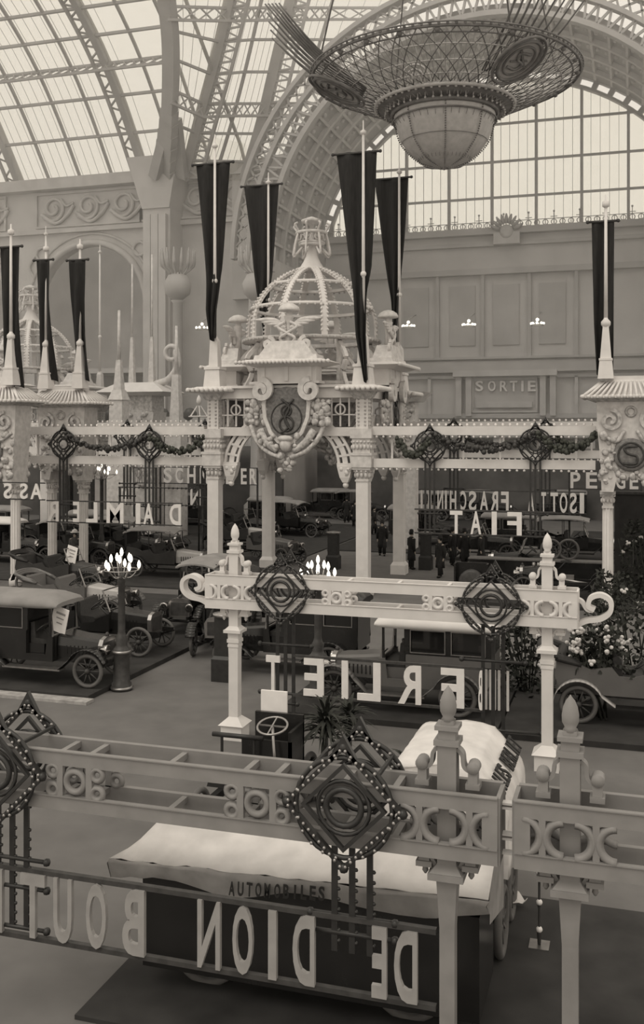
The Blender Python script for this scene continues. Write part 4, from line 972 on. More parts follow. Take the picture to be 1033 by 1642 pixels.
orn_at('large black iron ornament on the nearest stand, cut by the left edge', 20, 1222, YN, 0.50, 1.75, 0.175, 0.3, ((-1.02,.42),(-1.32,.42),(-1.75,.42)), 2, 22)
orn_at('black iron ornament on the white stand, left of two, above the steering wheel', 458, 945, YM, 0.58, 2.55, 0.17, 0.3, ((-1.12,.55),(-2.1,.55),(-2.3,.25)), 1, 24)
orn_at('black iron ornament on the white stand, right of two, above the pale limousine', 791, 967, YM, 0.58, 2.5, 0.19, 0.3, ((-1.1,.6),(-2.4,.9)), 1, 24)
hanging_sign('long row of reversed grey letters on the nearest sign at the bottom', YN, [('N',-30,8),('T',37,76),('U',90,119),('O',142,174),('B',200,235),('N',320,356),('O',376,408),('I',433,446),('D',472,507),('E',598,622),('D',634,671)], 1423, 1528, 215, True, (-40,700), 'letterg', 0.05)
hanging_sign('reversed white letters hanging in front of the pale-roofed limousine', YM, [('T',428,450),('E',488,520),('I',549,559),('L',574,611),('R',639,676),('E',707,745),('B',768,774)], 1071, 1134, 727, True, (470,775), 'letter', 0.05)
c = P(795, 1110, YM)
t = thing('striped_panel', 'upright white-striped panel behind rods beside the pale-roofed limousine rear wheel', 'panel', (c.x, YM+0.15, c.z)); 
for k in range(6):
    b = MB(); x = -0.2+0.082*k; b.bx(x-0.022,x+0.022,-0.02,0.02,-0.38,0.38); b.build('slat','letter',t)
b = MB(); b.bx(-0.24,0.24,0.02,0.04,-0.4,-0.36); b.bx(-0.24,0.24,0.02,0.04,0.36,0.4); b.build('frame','iron',t)
# ------------------------------------------------------------------ motor cars
def wheel_parts(parent, x, y, z, r, name='wheel'):
    T = Matrix.Translation((x, y, z)); b = MB(T)
    for s in range(10):
        g = 2*PI*s/10; b.tube([(0.05*math.cos(g),0,0.05*math.sin(g)),((r-.09)*math.cos(g),0,(r-.09)*math.sin(g))],[0.022,0.016],6)
    b.tube([(0,-.09,0),(0,-.05,0),(0,.05,0),(0,.09,0)],[.035,.07,.07,.035],10); b.ring((0,0,0),r-0.085,0.022,'y',24,6); w = b.build(name,'spoke',parent)
    b = MB(T); b.ring((0,0,0),r-0.045,0.047,'y',28,8); b.build('tyre','tyre',w); return w
def fender(b, x, z, r, y0, y1, a0, a1, tail=None):
    pts = [Vector((x+(r)*math.cos(R(a0+(a1-a0)*i/12)),0,z+(r)*math.sin(R(a0+(a1-a0)*i/12)))) for i in range(13)]
    if tail: pts = pts + [Vector((x+tail[0],0,tail[1]))]
    for p, q in zip(pts, pts[1:]):
        b.add([(p.x,y0,p.z),(p.x,y1,p.z),(q.x,y1,q.z),(q.x,y0,q.z),(p.x,y0,p.z-.02),(p.x,y1,p.z-.02),(q.x,y1,q.z-.02),(q.x,y0,q.z-.02)],[(0,1,2,3),(7,6,5,4),(0,3,7,4),(1,5,6,2),(0,4,5,1),(2,6,7,3)],True)
def hull(secs):                           # loft of cross sections (x, half width bottom, half width top, z bottom, z top)
    return [[Vector((x,-wb,z0)),Vector((x,-wt,z0+(z1-z0)*.55)),Vector((x,-wt*.92,z1-.05)),Vector((x,-wt*.7,z1)),Vector((x,wt*.7,z1)),Vector((x,wt*.92,z1-.05)),Vector((x,wt,z0+(z1-z0)*.55)),Vector((x,wb,z0))] for x,wb,wt,z0,z1 in secs]
def car(label, loc, rz, style='tourer', paint='cblack', roof='roofc', L=2.8, r=0.41, group=None, lamps=True, card=False, seat='leather', hoodpaint=None, cat='car', name='motor_car'):
    t = thing(name, label, cat, loc, rz, group); xf, xr_ = L/2, -L/2; hp = hoodpaint or paint
    b = MB()
    for s in (-1,1): b.bar((xr_-.55,s*.4,.58),(xf+.5,s*.4,.58),.06,.12); b.path(spline([(xf-.45,s*.45,.5),(xf,s*.45,.42),(xf+.5,s*.45,.54)],4),.06,.04)
    for x in (xf, xr_): b.tube([(x,-.7,r),(x,.7,r)],.04,8)
    for x in (xr_-.3,-.3,xf-.4): b.bar((x,-.4,.58),(x,.4,.58),.06,.1)
    b.build('chassis','cblack',t)
    for x in (xf,xr_):
        for s in (-1,1): wheel_parts(t,x,s*.7,r,r)
    if style != 'racer':
        b = MB()
        for s in (-1,1):
            b = MB(); fender(b,xf,r,r+.12,s*.7-.13,s*.7+.13,25,150,(-.75,.42)); b.build('front_fender',paint,t)
            b = MB(); fender(b,xr_,r,r+.12,s*.7-.13,s*.7+.13,170,25,(.75,.42)); b.build('rear_fender',paint,t)
            b = MB(); b.box(0,s*.7,.4,L-1.4,.26,.04); b.build('running_board',('chrome' if style=='limo' else 'cblack'),t)
    b = MB(); b.loft(hull([(xf-.98,.42,.44,.6,1.18),(xf-.5,.36,.38,.58,1.12),(xf+.08,.3,.32,.58,1.06)]),smooth=False); bon = b.build('bonnet',hp,t)
    b = MB(); 
    for k in range(6): b.box(xf-.75+.1*k,-.405+.012*k,.82,.03,.02,.2); b.box(xf-.75+.1*k,.405-.012*k,.82,.03,.02,.2)
    b.build('louvre','cblack',bon)
    b = MB(); b.prism([(-.34,.55),(.34,.55),(.36,.95),(.28,1.08),(.1,1.13),(-.1,1.13),(-.28,1.08),(-.36,.95)],xf+.08,xf+.19,'x'); rad = b.build('radiator','chrome',t)
    b = MB(); b.bx(xf+.19,xf+.2,-.27,.27,.62,1.0); b.lathe([(.05,1.12),(.05,1.18),(.02,1.22)],(xf+.13,0,0),8); b.build('grille','iron2',rad)
    if lamps:
        for s in (-1,1):
            b = MB(); b.lathe([(.04,-.14),(.1,-.06),(.125,.06),(.13,.09),(.11,.1),(.01,.085)],(xf+.3,s*.42,.88),14,rot=Matrix.Rotation(PI/2,3,'Y')); b.bar((xf+.25,s*.42,.55),(xf+.25,s*.42,.78),.03); b.build('headlamp','brass',t)
    if style != 'chassis':
        b = MB(); b.tube([(xf-1.0,-.28,.85),(xf-1.5,-.28,1.28)],.025,6)
        q = Vector((-.64,0,.77)).normalized(); rot = Vector((0,0,1)).rotation_difference(q).to_matrix()
        ring = [rot @ Vector((.21*math.cos(2*PI*i/20),.21*math.sin(2*PI*i/20),0)) + Vector((xf-1.5,-.28,1.28)) for i in range(20)]
        b.tube(ring,.018,6,True)
        for i in (0,5,10,15): b.bar(ring[i],(xf-1.5,-.28,1.28),.018)
        b.build('steering_wheel','iron',t)
    if style in ('tourer','canopy','racer'):
        x1 = xf-.98; x0 = xr_-.5 if style != 'racer' else xr_-.3
        b = MB()
        for s in (-1,1):
            pts = [(x1,.6),(x1,1.18),(x1-.35,1.12),(x1-.75,1.0),(x1-1.0,1.02),(x1-1.15,1.2),(x0+.75,1.12),(x0+.5,1.22),(x0+.05,1.3),(x0,.95),(x0+.12,.6)]
            if style == 'racer': pts = [(x1,.6),(x1,1.1),(x1-.5,.85),(x1-.9,.8),(x1-1.1,1.15),(x1-1.3,1.1),(x1-1.3,.6)]
            b.prism(pts,s*.56-.03,s*.56+.03)
        xe = x0+.05 if style != 'racer' else x1-1.25
        b.bx(xe-.02,xe+.06,-.56,.56,.6,1.25); b.bx(xe,x1,-.56,.56,.6,.66); b.bx(x1-.04,x1,-.5,.5,.6,1.2); b.build('body',paint,t)
        for xs_ in ((x1-.95,x0+.2) if style != 'racer' else (x1-.95,)):
            b = MB(); b.loft([[Vector((xs_+u,s,z)) for u,z in ((-.12,.75),(-.18,1.38),(-.1,1.42),(0,1.36),(.02,1.0),(.42,.98),(.46,.9),(.46,.7))] for s in (-.5,-.3,0,.3,.5)],smooth=True); b.build('seat',seat,t)
        b = MB(); xw = x1-.02; b.path([Vector((xw,-.5,1.15)),Vector((xw,.5,1.15)),Vector((xw-.22,.5,1.72)),Vector((xw-.22,-.5,1.72))],.03,.03,(0,0,1),True); b.bar((xw-.1,-.5,1.42),(xw-.1,.5,1.42),.025); b.build('windscreen','chrome',t)
        if style == 'tourer':
            b = MB()                              # folded hood at the back
            for k in range(3): b.tube(spline([(x0+.55-.05*k,-.56,1.2+.03*k),(x0-.1-.06*k,-.58,1.36+.05*k),(x0-.28-.04*k,0,1.42+.05*k),(x0-.1-.06*k,.58,1.36+.05*k),(x0+.55-.05*k,.56,1.2+.03*k)],5),.06,6)
            b.build('folded_hood',seat,t)
        if style == 'canopy':
            rr = [[Vector((x,y,z+.10*(1-(y/.62)**2))) for y in (-.66,-.6,-.3,0,.3,.6,.66)] for x,z in ((x1+.05,1.92),(x1-.4,2.02),(x1-1.2,2.05),(x0+.3,2.02),(x0-.1,1.9))]
            rr2 = [[p-Vector((0,0,.05)) for p in r0[::-1]] for r0 in rr]
            b = MB(); b.loft([a+c for a,c in zip(rr,rr2)],smooth=False); b.build('canopy',roof,t)
            for x in (x1-.2,x1-1.2,x0+.05):
                for s in (-1,1): b = MB(); b.bar((x,s*.58,1.1),(x,s*.62,2.0),.03); b.build('canopy_post','leather',t)
            b = MB(); b.bx(x0-.06,x0-.03,-.55,.55,1.25,1.95); b.build('back_panel','leather',t)
    if style == 'limo':
        x1, x0 = xf-1.0, xr_-.72; xm = -.34
        b = MB()
        for s in (-1,1):
            b.prism([(x1,.55),(x1,1.15),(x1-.15,1.16),(x1-.2,.72),(xm+.1,.72),(xm+.1,1.28),(x0,1.28),(x0-.03,.9),(x0+.12,.55)],s*.62-.03,s*.62+.03)
        b.bx(x0-.02,x0+.04,-.62,.62,.7,1.3); b.bx(xm+.06,xm+.12,-.6,.6,.6,1.3); b.bx(x0,x1,-.6,.6,.55,.6); b.bx(x1-.05,x1,-.55,.55,.6,1.16); b.bx(xm+.1,xm+.55,-.55,.55,.6,.95); b.build('body',paint,t)
        b = MB()
        for s in (-1,1):
            b.bx(x0,xm+.12,s*.62-.025,s*.62+.025,1.27,1.33); b.bx(x0,xm+.12,s*.62-.025,s*.62+.025,1.82,1.9)
            for x in (x0+.05,(x0+xm)/2+.05,xm+.08): b.bx(x-.06,x+.06,s*.62-.03,s*.62+.03,1.3,1.88)
            b.bar((x1-.1,s*.58,1.15),(x1-.1,s*.6,1.88),.05)
        b.bx(x0-.02,x0+.03,-.62,.62,1.3,1.9); b.bx(xm+.06,xm+.12,-.6,.6,1.3,1.88); cab = b.build('cabin','cblack',t)
        xc = (x0+xm)/2+.05
        for s in (-1,1):
            for a,c in ((x0+.13,xc-.07),(xc+.07,xm)):
                b = MB(); b.bx(a,c,s*.6-.01,s*.6+.01,1.33,1.82); w = b.build('side_window','glassd',cab); b = MB(); q = s*.655
                b.path([Vector((a,q,1.33)),Vector((c,q,1.33)),Vector((c,q,1.82)),Vector((a,q,1.82))],.022,.02,(0,1,0),True); b.build('window_frame','chrome',w)
        prof = [(-.70,-.03),(-.70,.07),(-.64,.17),(-.4,.26),(0,.29),(.4,.26),(.64,.17),(.70,.07),(.70,-.03)]
        b = MB(); b.loft([[Vector((x,y*sc_,1.87+z*zz)) for y,z in prof] for x,sc_,zz in ((x0-.1,.9,.5),(x0+.02,.98,.9),(x0+.25,1,1),(0,1,1),(x1-.3,1,.95),(x1+.0,.97,.7),(x1+.1,.92,.35))],smooth=True); b.build('roof',roof,t)
        b = MB(); b.path([Vector((x1-.05,-.56,1.16)),Vector((x1-.05,.56,1.16)),Vector((x1-.1,.56,1.86)),Vector((x1-.1,-.56,1.86))],.035,.035,(0,0,1),True); b.build('windscreen','chrome',t)
        b = MB(); b.loft([[Vector((xm+.15+u,s,z)) for u,z in ((0,.95),(.0,1.45),(.1,1.48),(.14,1.08),(.5,1.05),(.52,.95))] for s in (-.52,0,.52)],smooth=True); b.build('seat','leather',t)
    if style == 'chassis':
        b = MB(); b.box(xf-.55,0,.85,.7,.3,.5)
        for k in range(4): b.tube([(xf-.8+.17*k,0,1.05),(xf-.8+.17*k,0,1.25)],.06,8)
        b.tube([(xf-.9,.2,.75),(xr_,.25,.5)],.05,8); b.box(-.1,0,.68,.5,.3,.3); b.tube([(-.1,0,.65),(xr_,0,.45)],.04,8); b.build('engine','chrome',t)
        b = MB(); b.tube([(xf-1.0,-.25,.8),(xf-1.45,-.25,1.3)],.025,6); b.ring((xf-1.45,-.25,1.3),.2,.018,'z',18,6); b.bar((xf-1.65,-.25,1.3),(xf-1.25,-.25,1.3),.02); b.build('steering_wheel','iron',t)
    if card:
        T = Matrix.Translation((xf-1.05,-.25,1.5)) @ Matrix.Rotation(R(12),4,'Y') @ Matrix.Rotation(R(card),4,'Z'); b = MB(T); b.box(0,0,0,.5,.02,.62)
        o = b.build('notice_card','paper',t); b = MB(T)
        for k in range(3): b.box(0.02,-.016,.16-.12*k,.3-.06*k,.008,.03 if k else .05)
        b.build('notice_line','letterg',o)
    return t
# Note: forward is +x
zpl = 0.12
b = MB(); b.bx(-23.5,-12.1,20.55,34.2,0,zpl); tag(b.build('stand_platform','carpet'),'low dark-carpeted platform under the cars at the left','platform',kind='thing')
b = MB(); b.bx(-23.5,-11.95,20.2,20.55,0,0.07); tag(b.build('platform_border','fringe'),'pale ragged border strip along the front of the left platform','border')
c = G(140,1104,zpl); car('dark closed car with tan roof and white card, nearest on the left platform', (c.x-1.5,c.y+0.72,zpl),0,'limo','cblack','roofc',L=3.0,card=-12)
c = G(222,1054,zpl); racer = car('low open chassis car with bare front wheels, behind the nearest closed car', (c.x-1.4,c.y+.72,zpl),0,'racer','cblack',lamps=False)
c = G(178,1004,zpl); car('pale open touring car with raised windscreen, behind the lamp post', (c.x-1.45,c.y+.72,zpl),0,'tourer','cgrey',seat='cgrey',hoodpaint='cpale')
c = G(62,985,zpl); tour0 = car('open touring car with a white card, at the back of the left platform', (c.x-1.5,c.y+4.2,zpl),0,'tourer','cgreen',card=-12)
c = G(292,1020,zpl); car('black closed car with flat dark roof, beside the candle lamp', (c.x-.1,c.y+1.6,zpl),R(-90),'canopy','cblack','roofc')
c = D(352,0,28.6); car('black closed car in the dark corner left of the white stand scroll', (c.x,c.y+.6,0),R(-78),'limo','cblack','cblack',lamps=False)
c = D(470,0,26.0); car('black closed car with dark roof, half hidden behind the left white-stand ornament', (c.x-.3,c.y+.3,0),R(180),'limo','cblack','cblack')
# cars behind the gallery line
c = G(312,930); car('car with pale bonnet and tan canopy, left of the pavilion column', (c.x-1.4,c.y+.7,0),0,'canopy','cgreen','roofc',hoodpaint='cpale')
car('dark canopied car under the left hanging sign of seven letters', (P(195,870,42.5).x,43.4,0),0,'canopy','cblack','roofc')
car('closed car with pale roof at the left edge, behind the fluted column', (P(52,850,40.5).x-1.6,41.2,0),0,'limo','cblack','roofw')
car('closed car with tan roof behind the three letters at the left edge', (P(20,820,47).x,47.5,0),0,'limo','cblack','roofc')
c = G(505,862); car('canopied car with open windscreen in the centre aisle beyond the pavilion', (c.x-1.3,c.y+.7,0),R(-14),'canopy','cblack','roofc')
c = G(440,905); car('open chassis display between the rear pavilion columns', (c.x-.6,c.y+.8,0),R(-20),'racer','cgrey',lamps=True)
c = G(470,868); car('dark touring car behind the rear left pavilion column', (c.x-3.2,c.y+.8,0),R(-8),'tourer','cblack')
car('dark touring car parked behind the left pavilion columns', (P(388,880,49).x,49,0),R(10),'tourer','cgreen',hoodpaint='cpale')
car('far canopied car beyond the bulb-dotted letter frame', (P(315,810,61).x,61,0),0,'canopy','cblack','roofc')
c = D(175,0,52); car('far dark limousine left of the small stand column', (c.x,c.y,0),0,'limo','cblack','roofc')
far = [(585,70),(512,72),(405,70),(680,70),(785,70),(890,70)]
for i,(px,s) in enumerate(far):
    lab = ['far dark car under the gallery arches, right of the centre aisle','far dark car under the gallery arches, straight down the aisle','far dark car under the gallery arches behind the left pavilion column','far dark car below the SORTIE wall, left','far dark car below the SORTIE wall, middle','far dark car below the SORTIE wall, right'][i]
    c = D(px,0,s); car(lab,(c.x,c.y,0),R(180 if i%2 else 0),('canopy','limo')[i%2],'cblack','roofc',lamps=False,group='cars parked below the end wall')
# grey limousine in the middle
c1, c2 = G(536,1136,zpl), G(733,1149,zpl); ym = (c1.y+c2.y)/2+.7
car('grey limousine with pale roof behind the middle row of reversed letters', ((c1.x+c2.x)/2,ym,zpl),R(180),'limo','cgrey','roofw',L=c2.x-c1.x+.05,r=.42)
b = MB(); b.bx(c1.x-1.2,c2.x+.95,ym-1.35,ym+4.5,0,zpl); tag(b.build('stand_platform','carpet'),'low dark-carpeted platform under the grey limousine','platform',kind='thing')
b = MB(); b.bx(c2.x+1.0,c2.x+10,ym-1.5,ym+4.5,0,zpl); tag(b.build('stand_platform','carpet'),'low dark-carpeted platform under the flower-filled car at the right','platform',kind='thing')
c = G(924,1160,zpl); flower_car = car('pale-fendered open car filled with flowers at the right edge', (c.x+1.45,c.y+.72,zpl),0,'tourer','cgrey',r=.40)
for q in flower_car.children:
    if 'fender' in q.name: q.data.materials[0] = M['cpale']
# right-hand stand: bare chassis and engines
c = G(800,985,zpl); YFI = 39.2
b = MB(); b.bx(P(735,940,YFI).x,P(1000,940,YFI).x,YFI-3.2,YFI+1.6,0,zpl); tag(b.build('stand_platform','carpet'),'low dark-carpeted platform under the four large reversed letters','platform',kind='thing')
car('bare chassis with engine below the right end of the four large reversed letters', (P(905,930,YFI-1.3).x,YFI-1.3,zpl),R(180),'chassis','cblack',lamps=True)
car('racing chassis behind the black counter below the four large reversed letters', (P(850,920,YFI+3.4).x,YFI+3.4,0),R(180),'racer','cblack')
t = thing('display_counter','long black counter with pale top edge below the four large reversed letters','counter',(P(858,900,YFI+.9).x,YFI+.9,zpl)); L=(P(962,900,YFI+.9).x-P(752,900,YFI+.9).x)/2
b = MB(); b.bx(-L,L,-.3,.3,0,1.05); b.build('body','cblack',t); b = MB(); b.bx(-L-.05,L+.05,-.36,.36,1.05,1.1); b.build('top','chrome',t)
for i,(px,lab) in enumerate(((912,'upright spare wheel standing on the black counter, right of two'),(884,'upright spare wheel standing on the black counter, left of two'))):
    c = P(px,865,YFI+.9); t = thing('spare_wheel',lab,'wheel',(c.x,YFI+.9-.1*i,zpl+1.1),R(12*i),'spare wheels on the counter'); wheel_parts(t,0,0,.42,.42,'rim')
c = P(757,920,YFI-2.5); t = thing('drum_display','round drum casing in a dark square frame left of the bare chassis','display',(c.x,YFI-2.5,zpl))
b = MB(); b.bx(-.62,.62,.1,.2,0,1.3); b.bx(-.62,-.56,-.3,.2,0,1.3); b.bx(.56,.62,-.3,.2,0,1.3); b.build('frame','cblack',t); b = MB(); b.lathe([(.02,0),(.42,0),(.46,.06),(.46,.3),(.36,.34),(.02,.34)],(0,.05,.62),24,rot=Matrix.Rotation(PI/2,3,'X')); b.build('drum','iron2',t)
for i,px in enumerate((690,)):
    pass
# ---- vehicles at the front
c = G(420,1290); VX, VY = P(410,1200,15.0).x, 15.0
t = thing('open_lorry','black open lorry cab with steering wheel, beyond the nearest beam','lorry',(VX,VY,0))
b = MB(); b.bx(-.62,.62,-.1,1.2,.6,.72)
for s in (-1,1): b.bx(s*.45-.05,s*.45+.05,-1.4,1.6,.5,.62)
b.build('chassis','cblack',t)
b = MB(); b.bx(-.22,.62,.55,.62,.72,1.62); b.bx(-.22,.62,-.05,.0,.72,1.35); b.bx(.57,.62,-.05,.6,.72,1.5); b.bx(-.2,.6,0,.55,.95,1.0); b.build('seat_box','cblack',t)
b = MB(); b.bx(-.16,.3,.66,.7,1.45,1.95); b.build('white_board','paper',t)
b = MB(); b.tube([(-.66,-.2,1.42),(.2,-.2,1.42)],.04,8); b.bar((-.5,-.2,.7),(-.5,-.2,1.42),.035); b.bar((0.05,-.2,.72),(.05,-.2,1.42),.03); b.prism([(-.7,.62),(-.2,.62),(-.2,.72),(-.5,.72),(-.62,.9)],-.35,.1); b.build('hand_rail','iron',t)
b = MB(); p = P(437,1164,VY-.15); q = Vector((p.x-VX,-.15,p.z)); b.tube([q,q+Vector((.1,-.1,-.9))],.025,6); rot = Matrix.Rotation(R(18),3,'X')
ring = [q+rot@Vector((.24*math.cos(2*PI*i/24),.24*math.sin(2*PI*i/24),0)) for i in range(24)]; b.tube(ring,.02,6,True)
for i in (0,6,12,18): b.bar(ring[i],q,.022)
b.build('steering_wheel','chrome',t)
for x in (-.55,.55):
    for y in (-1.0,1.1):
        w = MB(Matrix.Translation((x,y,.42)) @ Matrix.Rotation(PI/2,4,'Z'))
        w.ring((0,0,0),.37,.05,'y',24,8)
        for s in range(8): g=2*PI*s/8; w.bar((0,0,0),(.36*math.cos(g),0,.36*math.sin(g)),.04)
        w.build('wheel','tyre',t)
# covered cart with long canvas, behind the nearest sign
def canvas_top(rows, seed, amp=0.02):
    rd = random.Random(seed); out = []
    for r0 in rows: out.append([p+Vector((rd.uniform(-amp,amp),rd.uniform(-amp,amp),rd.uniform(-amp,amp))) for p in r0])
    return out
ya, yb = 9.95, 11.3
xl_, xr2 = P(172,1378,ya).x, P(781,1436,ya).x
t = thing('covered_cart','long vehicle under a pale canvas sheet lettered AUTOMOBILES, behind the nearest sign','vehicle',((xl_+xr2)/2,(ya+yb)/2,0)); ox,oy=(xl_+xr2)/2,(ya+yb)/2
rows = []
for i in range(33):
    u = i/32; x = xl_+(xr2-xl_)*u; e = min(1,u/0.09); e2 = e**.6; zt_ = 1.55+.27*e2+.05*u; ye = ya+.0; sag = .02*math.sin(u*19)
    row = [(x+.02,ye+.04-.03*math.sin(u*23),1.28+.13*u+.05*math.sin(u*14)),(x,ye-.01,1.46+.1*u+.03*math.sin(u*9)),(x+.02,ye+.03,1.50+.115*u),(x+.12*(1-e),ye+.25,1.5+(zt_-1.5)*.45+.08*u*0),(x+.25*(1-e),ye+.55,1.5+(zt_-1.5)*.8+sag),(x+.33*(1-e),ye+.85,zt_+sag),(x+.3*(1-e),ye+1.1,zt_-.03),(x+.2*(1-e),yb-.03,zt_-.12),(x,yb,1.35)]
    rows.append([Vector((p[0]-ox,p[1]-oy,p[2])) for p in row])
b = MB(); b.loft(canvas_top([r0[2:] for r0 in rows],4,.012),closed=False,caps=False); cv=b.build('canvas_sheet','canvas',t,solid=.012)
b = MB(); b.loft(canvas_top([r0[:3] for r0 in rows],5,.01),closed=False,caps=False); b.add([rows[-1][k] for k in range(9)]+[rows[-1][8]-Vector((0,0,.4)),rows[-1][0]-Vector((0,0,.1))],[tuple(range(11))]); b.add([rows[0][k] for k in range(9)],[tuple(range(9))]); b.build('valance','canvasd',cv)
for i,chh in enumerate('AUTOMOBILES'):
    px = 372+14.2*i+ (2 if i > 4 else 0); p = P(px,1425+.055*(px-380),ya-.03); l = letter(chh,.065 if chh!='I' else .02,.15,.01).build('letter','ink',t); l.location=(p.x-ox,ya-.035-oy,p.z); l.rotation_euler=(0,R(2),0)
b = MB(); b.bx(xl_+.35-ox,xr2-.1-ox,-.5,.55,.28,1.36); b.build('body','cblack',t)
for x in (xl_+1.0,xr2-.9):
    for y in (-.2,.5): wheel_parts(t,x-ox,y,.42,.42)
# covered van further back, canvas lettered BERLIET on its right side
p0,p1 = P(637,1232,11.8), P(690,1165,13.5); xL,xR = -2.80,-1.40; y0,y1 = 11.6,13.45
t = thing('covered_van','van under a humped pale canvas with black lettering down its side','vehicle',((xL+xR)/2,(y0+y1)/2,0)); ox,oy=(xL+xR)/2,(y0+y1)/2
rows=[]
for i in range(15):
    u=i/14; y=y0+(y1-y0)*u; hgt=2.40-.05*(1-u)-.05*max(0,(u-.8)/.2)**2
    prof=[(xL-.04,1.25),(xL-.03,1.75),(xL,2.15),(xL+.1,2.3),(xL+.32,hgt-.02),((xL+xR)/2-.05,hgt+.03),(xR-.42,hgt-.02),(xR-.3,hgt-.1),(xR,1.94),(xR+.03,1.6),(xR+.04,1.15)]
    rows.append(spline([Vector((x-ox,y-oy+(.03*math.sin(x*6)),z)) for x,z in prof],3))
rr = canvas_top(rows,8,.008); nq=len(rr[0]); b=MB(); b.loft(rr,closed=False,caps=False); b.add(rr[-1],[tuple(range(nq))]); b.add(rr[0],[tuple(range(nq))[::-1]]); b.build('canvas_sheet','canvas',t,solid=.012)
for i,chh in enumerate('AUTOMOBILES BERLIET'):
    if chh==' ': continue
    y=y0-.75+.145*i
    if y < y0+.04: continue
    l=letter(chh,.12 if chh!='I' else .04,.23,.02,T=Matrix.Rotation(PI/2,4,'Z')).build('letter','ink',t); l.location=(xR-.10-ox,y-oy,2.14); l.rotation_euler=(0,R(-50),0)
b=MB(); b.bx(xL+.1-ox,xR-.1-ox,y0+.1-oy,y1-.1-oy,.55,1.5); b.build('body','cblack',t)
for x in (xL+.1,xR-.1):
    for y in (y0+.45,y1-.45):
        w = MB(Matrix.Translation((x-ox,y-oy,.42)) @ Matrix.Rotation(PI/2,4,'Z')); w.ring((0,0,0),.37,.05,'y',24,8)
        for s in range(10): g=2*PI*s/10; w.bar((0,0,0),(.36*math.cos(g),0,.36*math.sin(g)),.035)
        w.build('wheel','tyre',t)
# ------------------------------------------------------------------ lamps, posts, plants, people
def candle_lamp(label, loc, zl, nb=10, post=True, group='candle lamp standards', r=.42):
    t = thing('candle_lamp',label,'lamp',loc,0,group)
    b=MB(); b.lathe([(.26,0),(.27,.06),(.24,.1),(.24,.16),(.2,.2),(.19,.85),(.22,.9),(.22,.98),(.17,1.02),(.13,1.1),(.15,1.25),(.11,1.32),(.09,1.4),(.08,zl-.45),(.1,zl-.42),(.07,zl-.3),(.05,zl-.2)],n=18); b.build('post','iron2',t)
    b=MB(); b.lathe([(.225,.9),(.24,.93),(.225,.97)],n=18); b.lathe([(.275,.04),(.285,.07),(.25,.1)],n=18); b.build('collar','chrome',t)
    b=MB()
    for k in range(nb):
        g=2*PI*k/nb; R_=r if k%2 else r*.6; z=zl-.12 if k%2 else zl+.05
        b.tube(spline([(0,0,zl-.3),(R_*.5*math.cos(g),R_*.5*math.sin(g),zl-.33),(R_*math.cos(g),R_*math.sin(g),z)],4),.015,5)
    b.tube([(0,0,zl-.3),(0,0,zl+.2)],.02,6); b.ring((0,0,zl-.14),r,.015,'z',20,5); b.build('candelabra','chrome',t)
    for k in range(nb+1):
        g=2*PI*k/nb; R_=(r if k%2 else r*.6) if k<nb else 0; z=(zl-.12 if k%2 else zl+.05) if k<nb else zl+.2
        b=MB(); b.lathe([(.012,z),(.028,z+.02),(.045,z+.08),(.035,z+.14),(.008,z+.2)],(R_*math.cos(g),R_*math.sin(g),0),8); b.build('candle_bulb','flame',t)
    return t
c=G(195,1106); candle_lamp('lighted candle lamp post at the corner of the left platform',(c.x,c.y,0),3.05)
c=D(510,0,23.6); candle_lamp('lighted candle lamp post in front of the grey limousine bonnet',(c.x,c.y,0),2.95)
c=D(163,0,47); candle_lamp('lighted candle lamp post far behind the left hanging sign',(c.x,c.y,0),4.35,r=.7)
for i,(px,py) in enumerate(((362,1090),(535,912),(683,913))):
    c=G(px,py); lab=['dark square pedestal behind the left post of the white stand','dark square pedestal in the aisle left of the right pavilion column','dark square pedestal in the aisle right of the pavilion'][i]
    t=thing('pedestal',lab,'pedestal',(c.x,c.y,0),0,'dark pedestals along the aisle'); b=MB(); b.box(0,0,.28,.56,.56,.56); b.frus(0,0,.56,.64,.28,.28,.23,.23); b.box(0,0,1.1,.44,.44,1.0); b.build('shaft','iron',t)
    b=MB(); b.lathe([(.24,1.58),(.32,1.62),(.33,1.68),(.1,1.72)],n=20); b.build('top','chrome',t)
c=G(865,1522); t=thing('rope_stanchion','thin turned stanchion on a pale foot, below the right acorn stand','stanchion',(c.x,c.y,0)); b=MB(); b.lathe([(.02,.06),(.03,.2),(.015,.25),(.015,.5),(.03,.55),(.015,.6),(.015,.85),(.03,.9),(.02,.92)],n=10); b.build('rod','iron2',t); b=MB(); b.box(0,0,.03,.24,.24,.06); b.build('foot','chrome',t); b=MB()
for z in (.22,.55,.9): b.sph((0,0,z+.02),.04,8,6)
b.build('knob','bulb',t)
# chandelier clusters on the end wall
for i,(px,py) in enumerate(((655,523),(752,521),(862,519),(324,526))):
    Y=YE-3.0 if i<3 else YL-2.0; p=P(px,py,Y); lab=['lighted wall chandelier left of three above the gallery','lighted wall chandelier middle of three above the gallery','lighted wall chandelier right of three above the gallery','lighted wall chandelier beside the front left banner'][i]
    t=thing('wall_chandelier',lab,'chandelier',(p.x,Y,p.z),0,'small lighted chandeliers on the far walls'); b=MB(); b.ring((0,0,-.1),.45,.05,'z',16,5); b.tube([(0,0,-.1),(0,0,.5),(0,(YE if i<3 else YL)-Y,1.2)],.04,5); b.bar((-.45,0,-.1),(.45,0,-.1),.05); b.build('frame','mould',t)
    for k in range(8):
        g=2*PI*k/8; b=MB(); b.sph((.45*math.cos(g),.45*math.sin(g),.02),.1,6,4); b.build('bulb','flame',t)
    b=MB(); b.sph((0,0,.3),.13,6,4); b.build('bulb','flame',t)
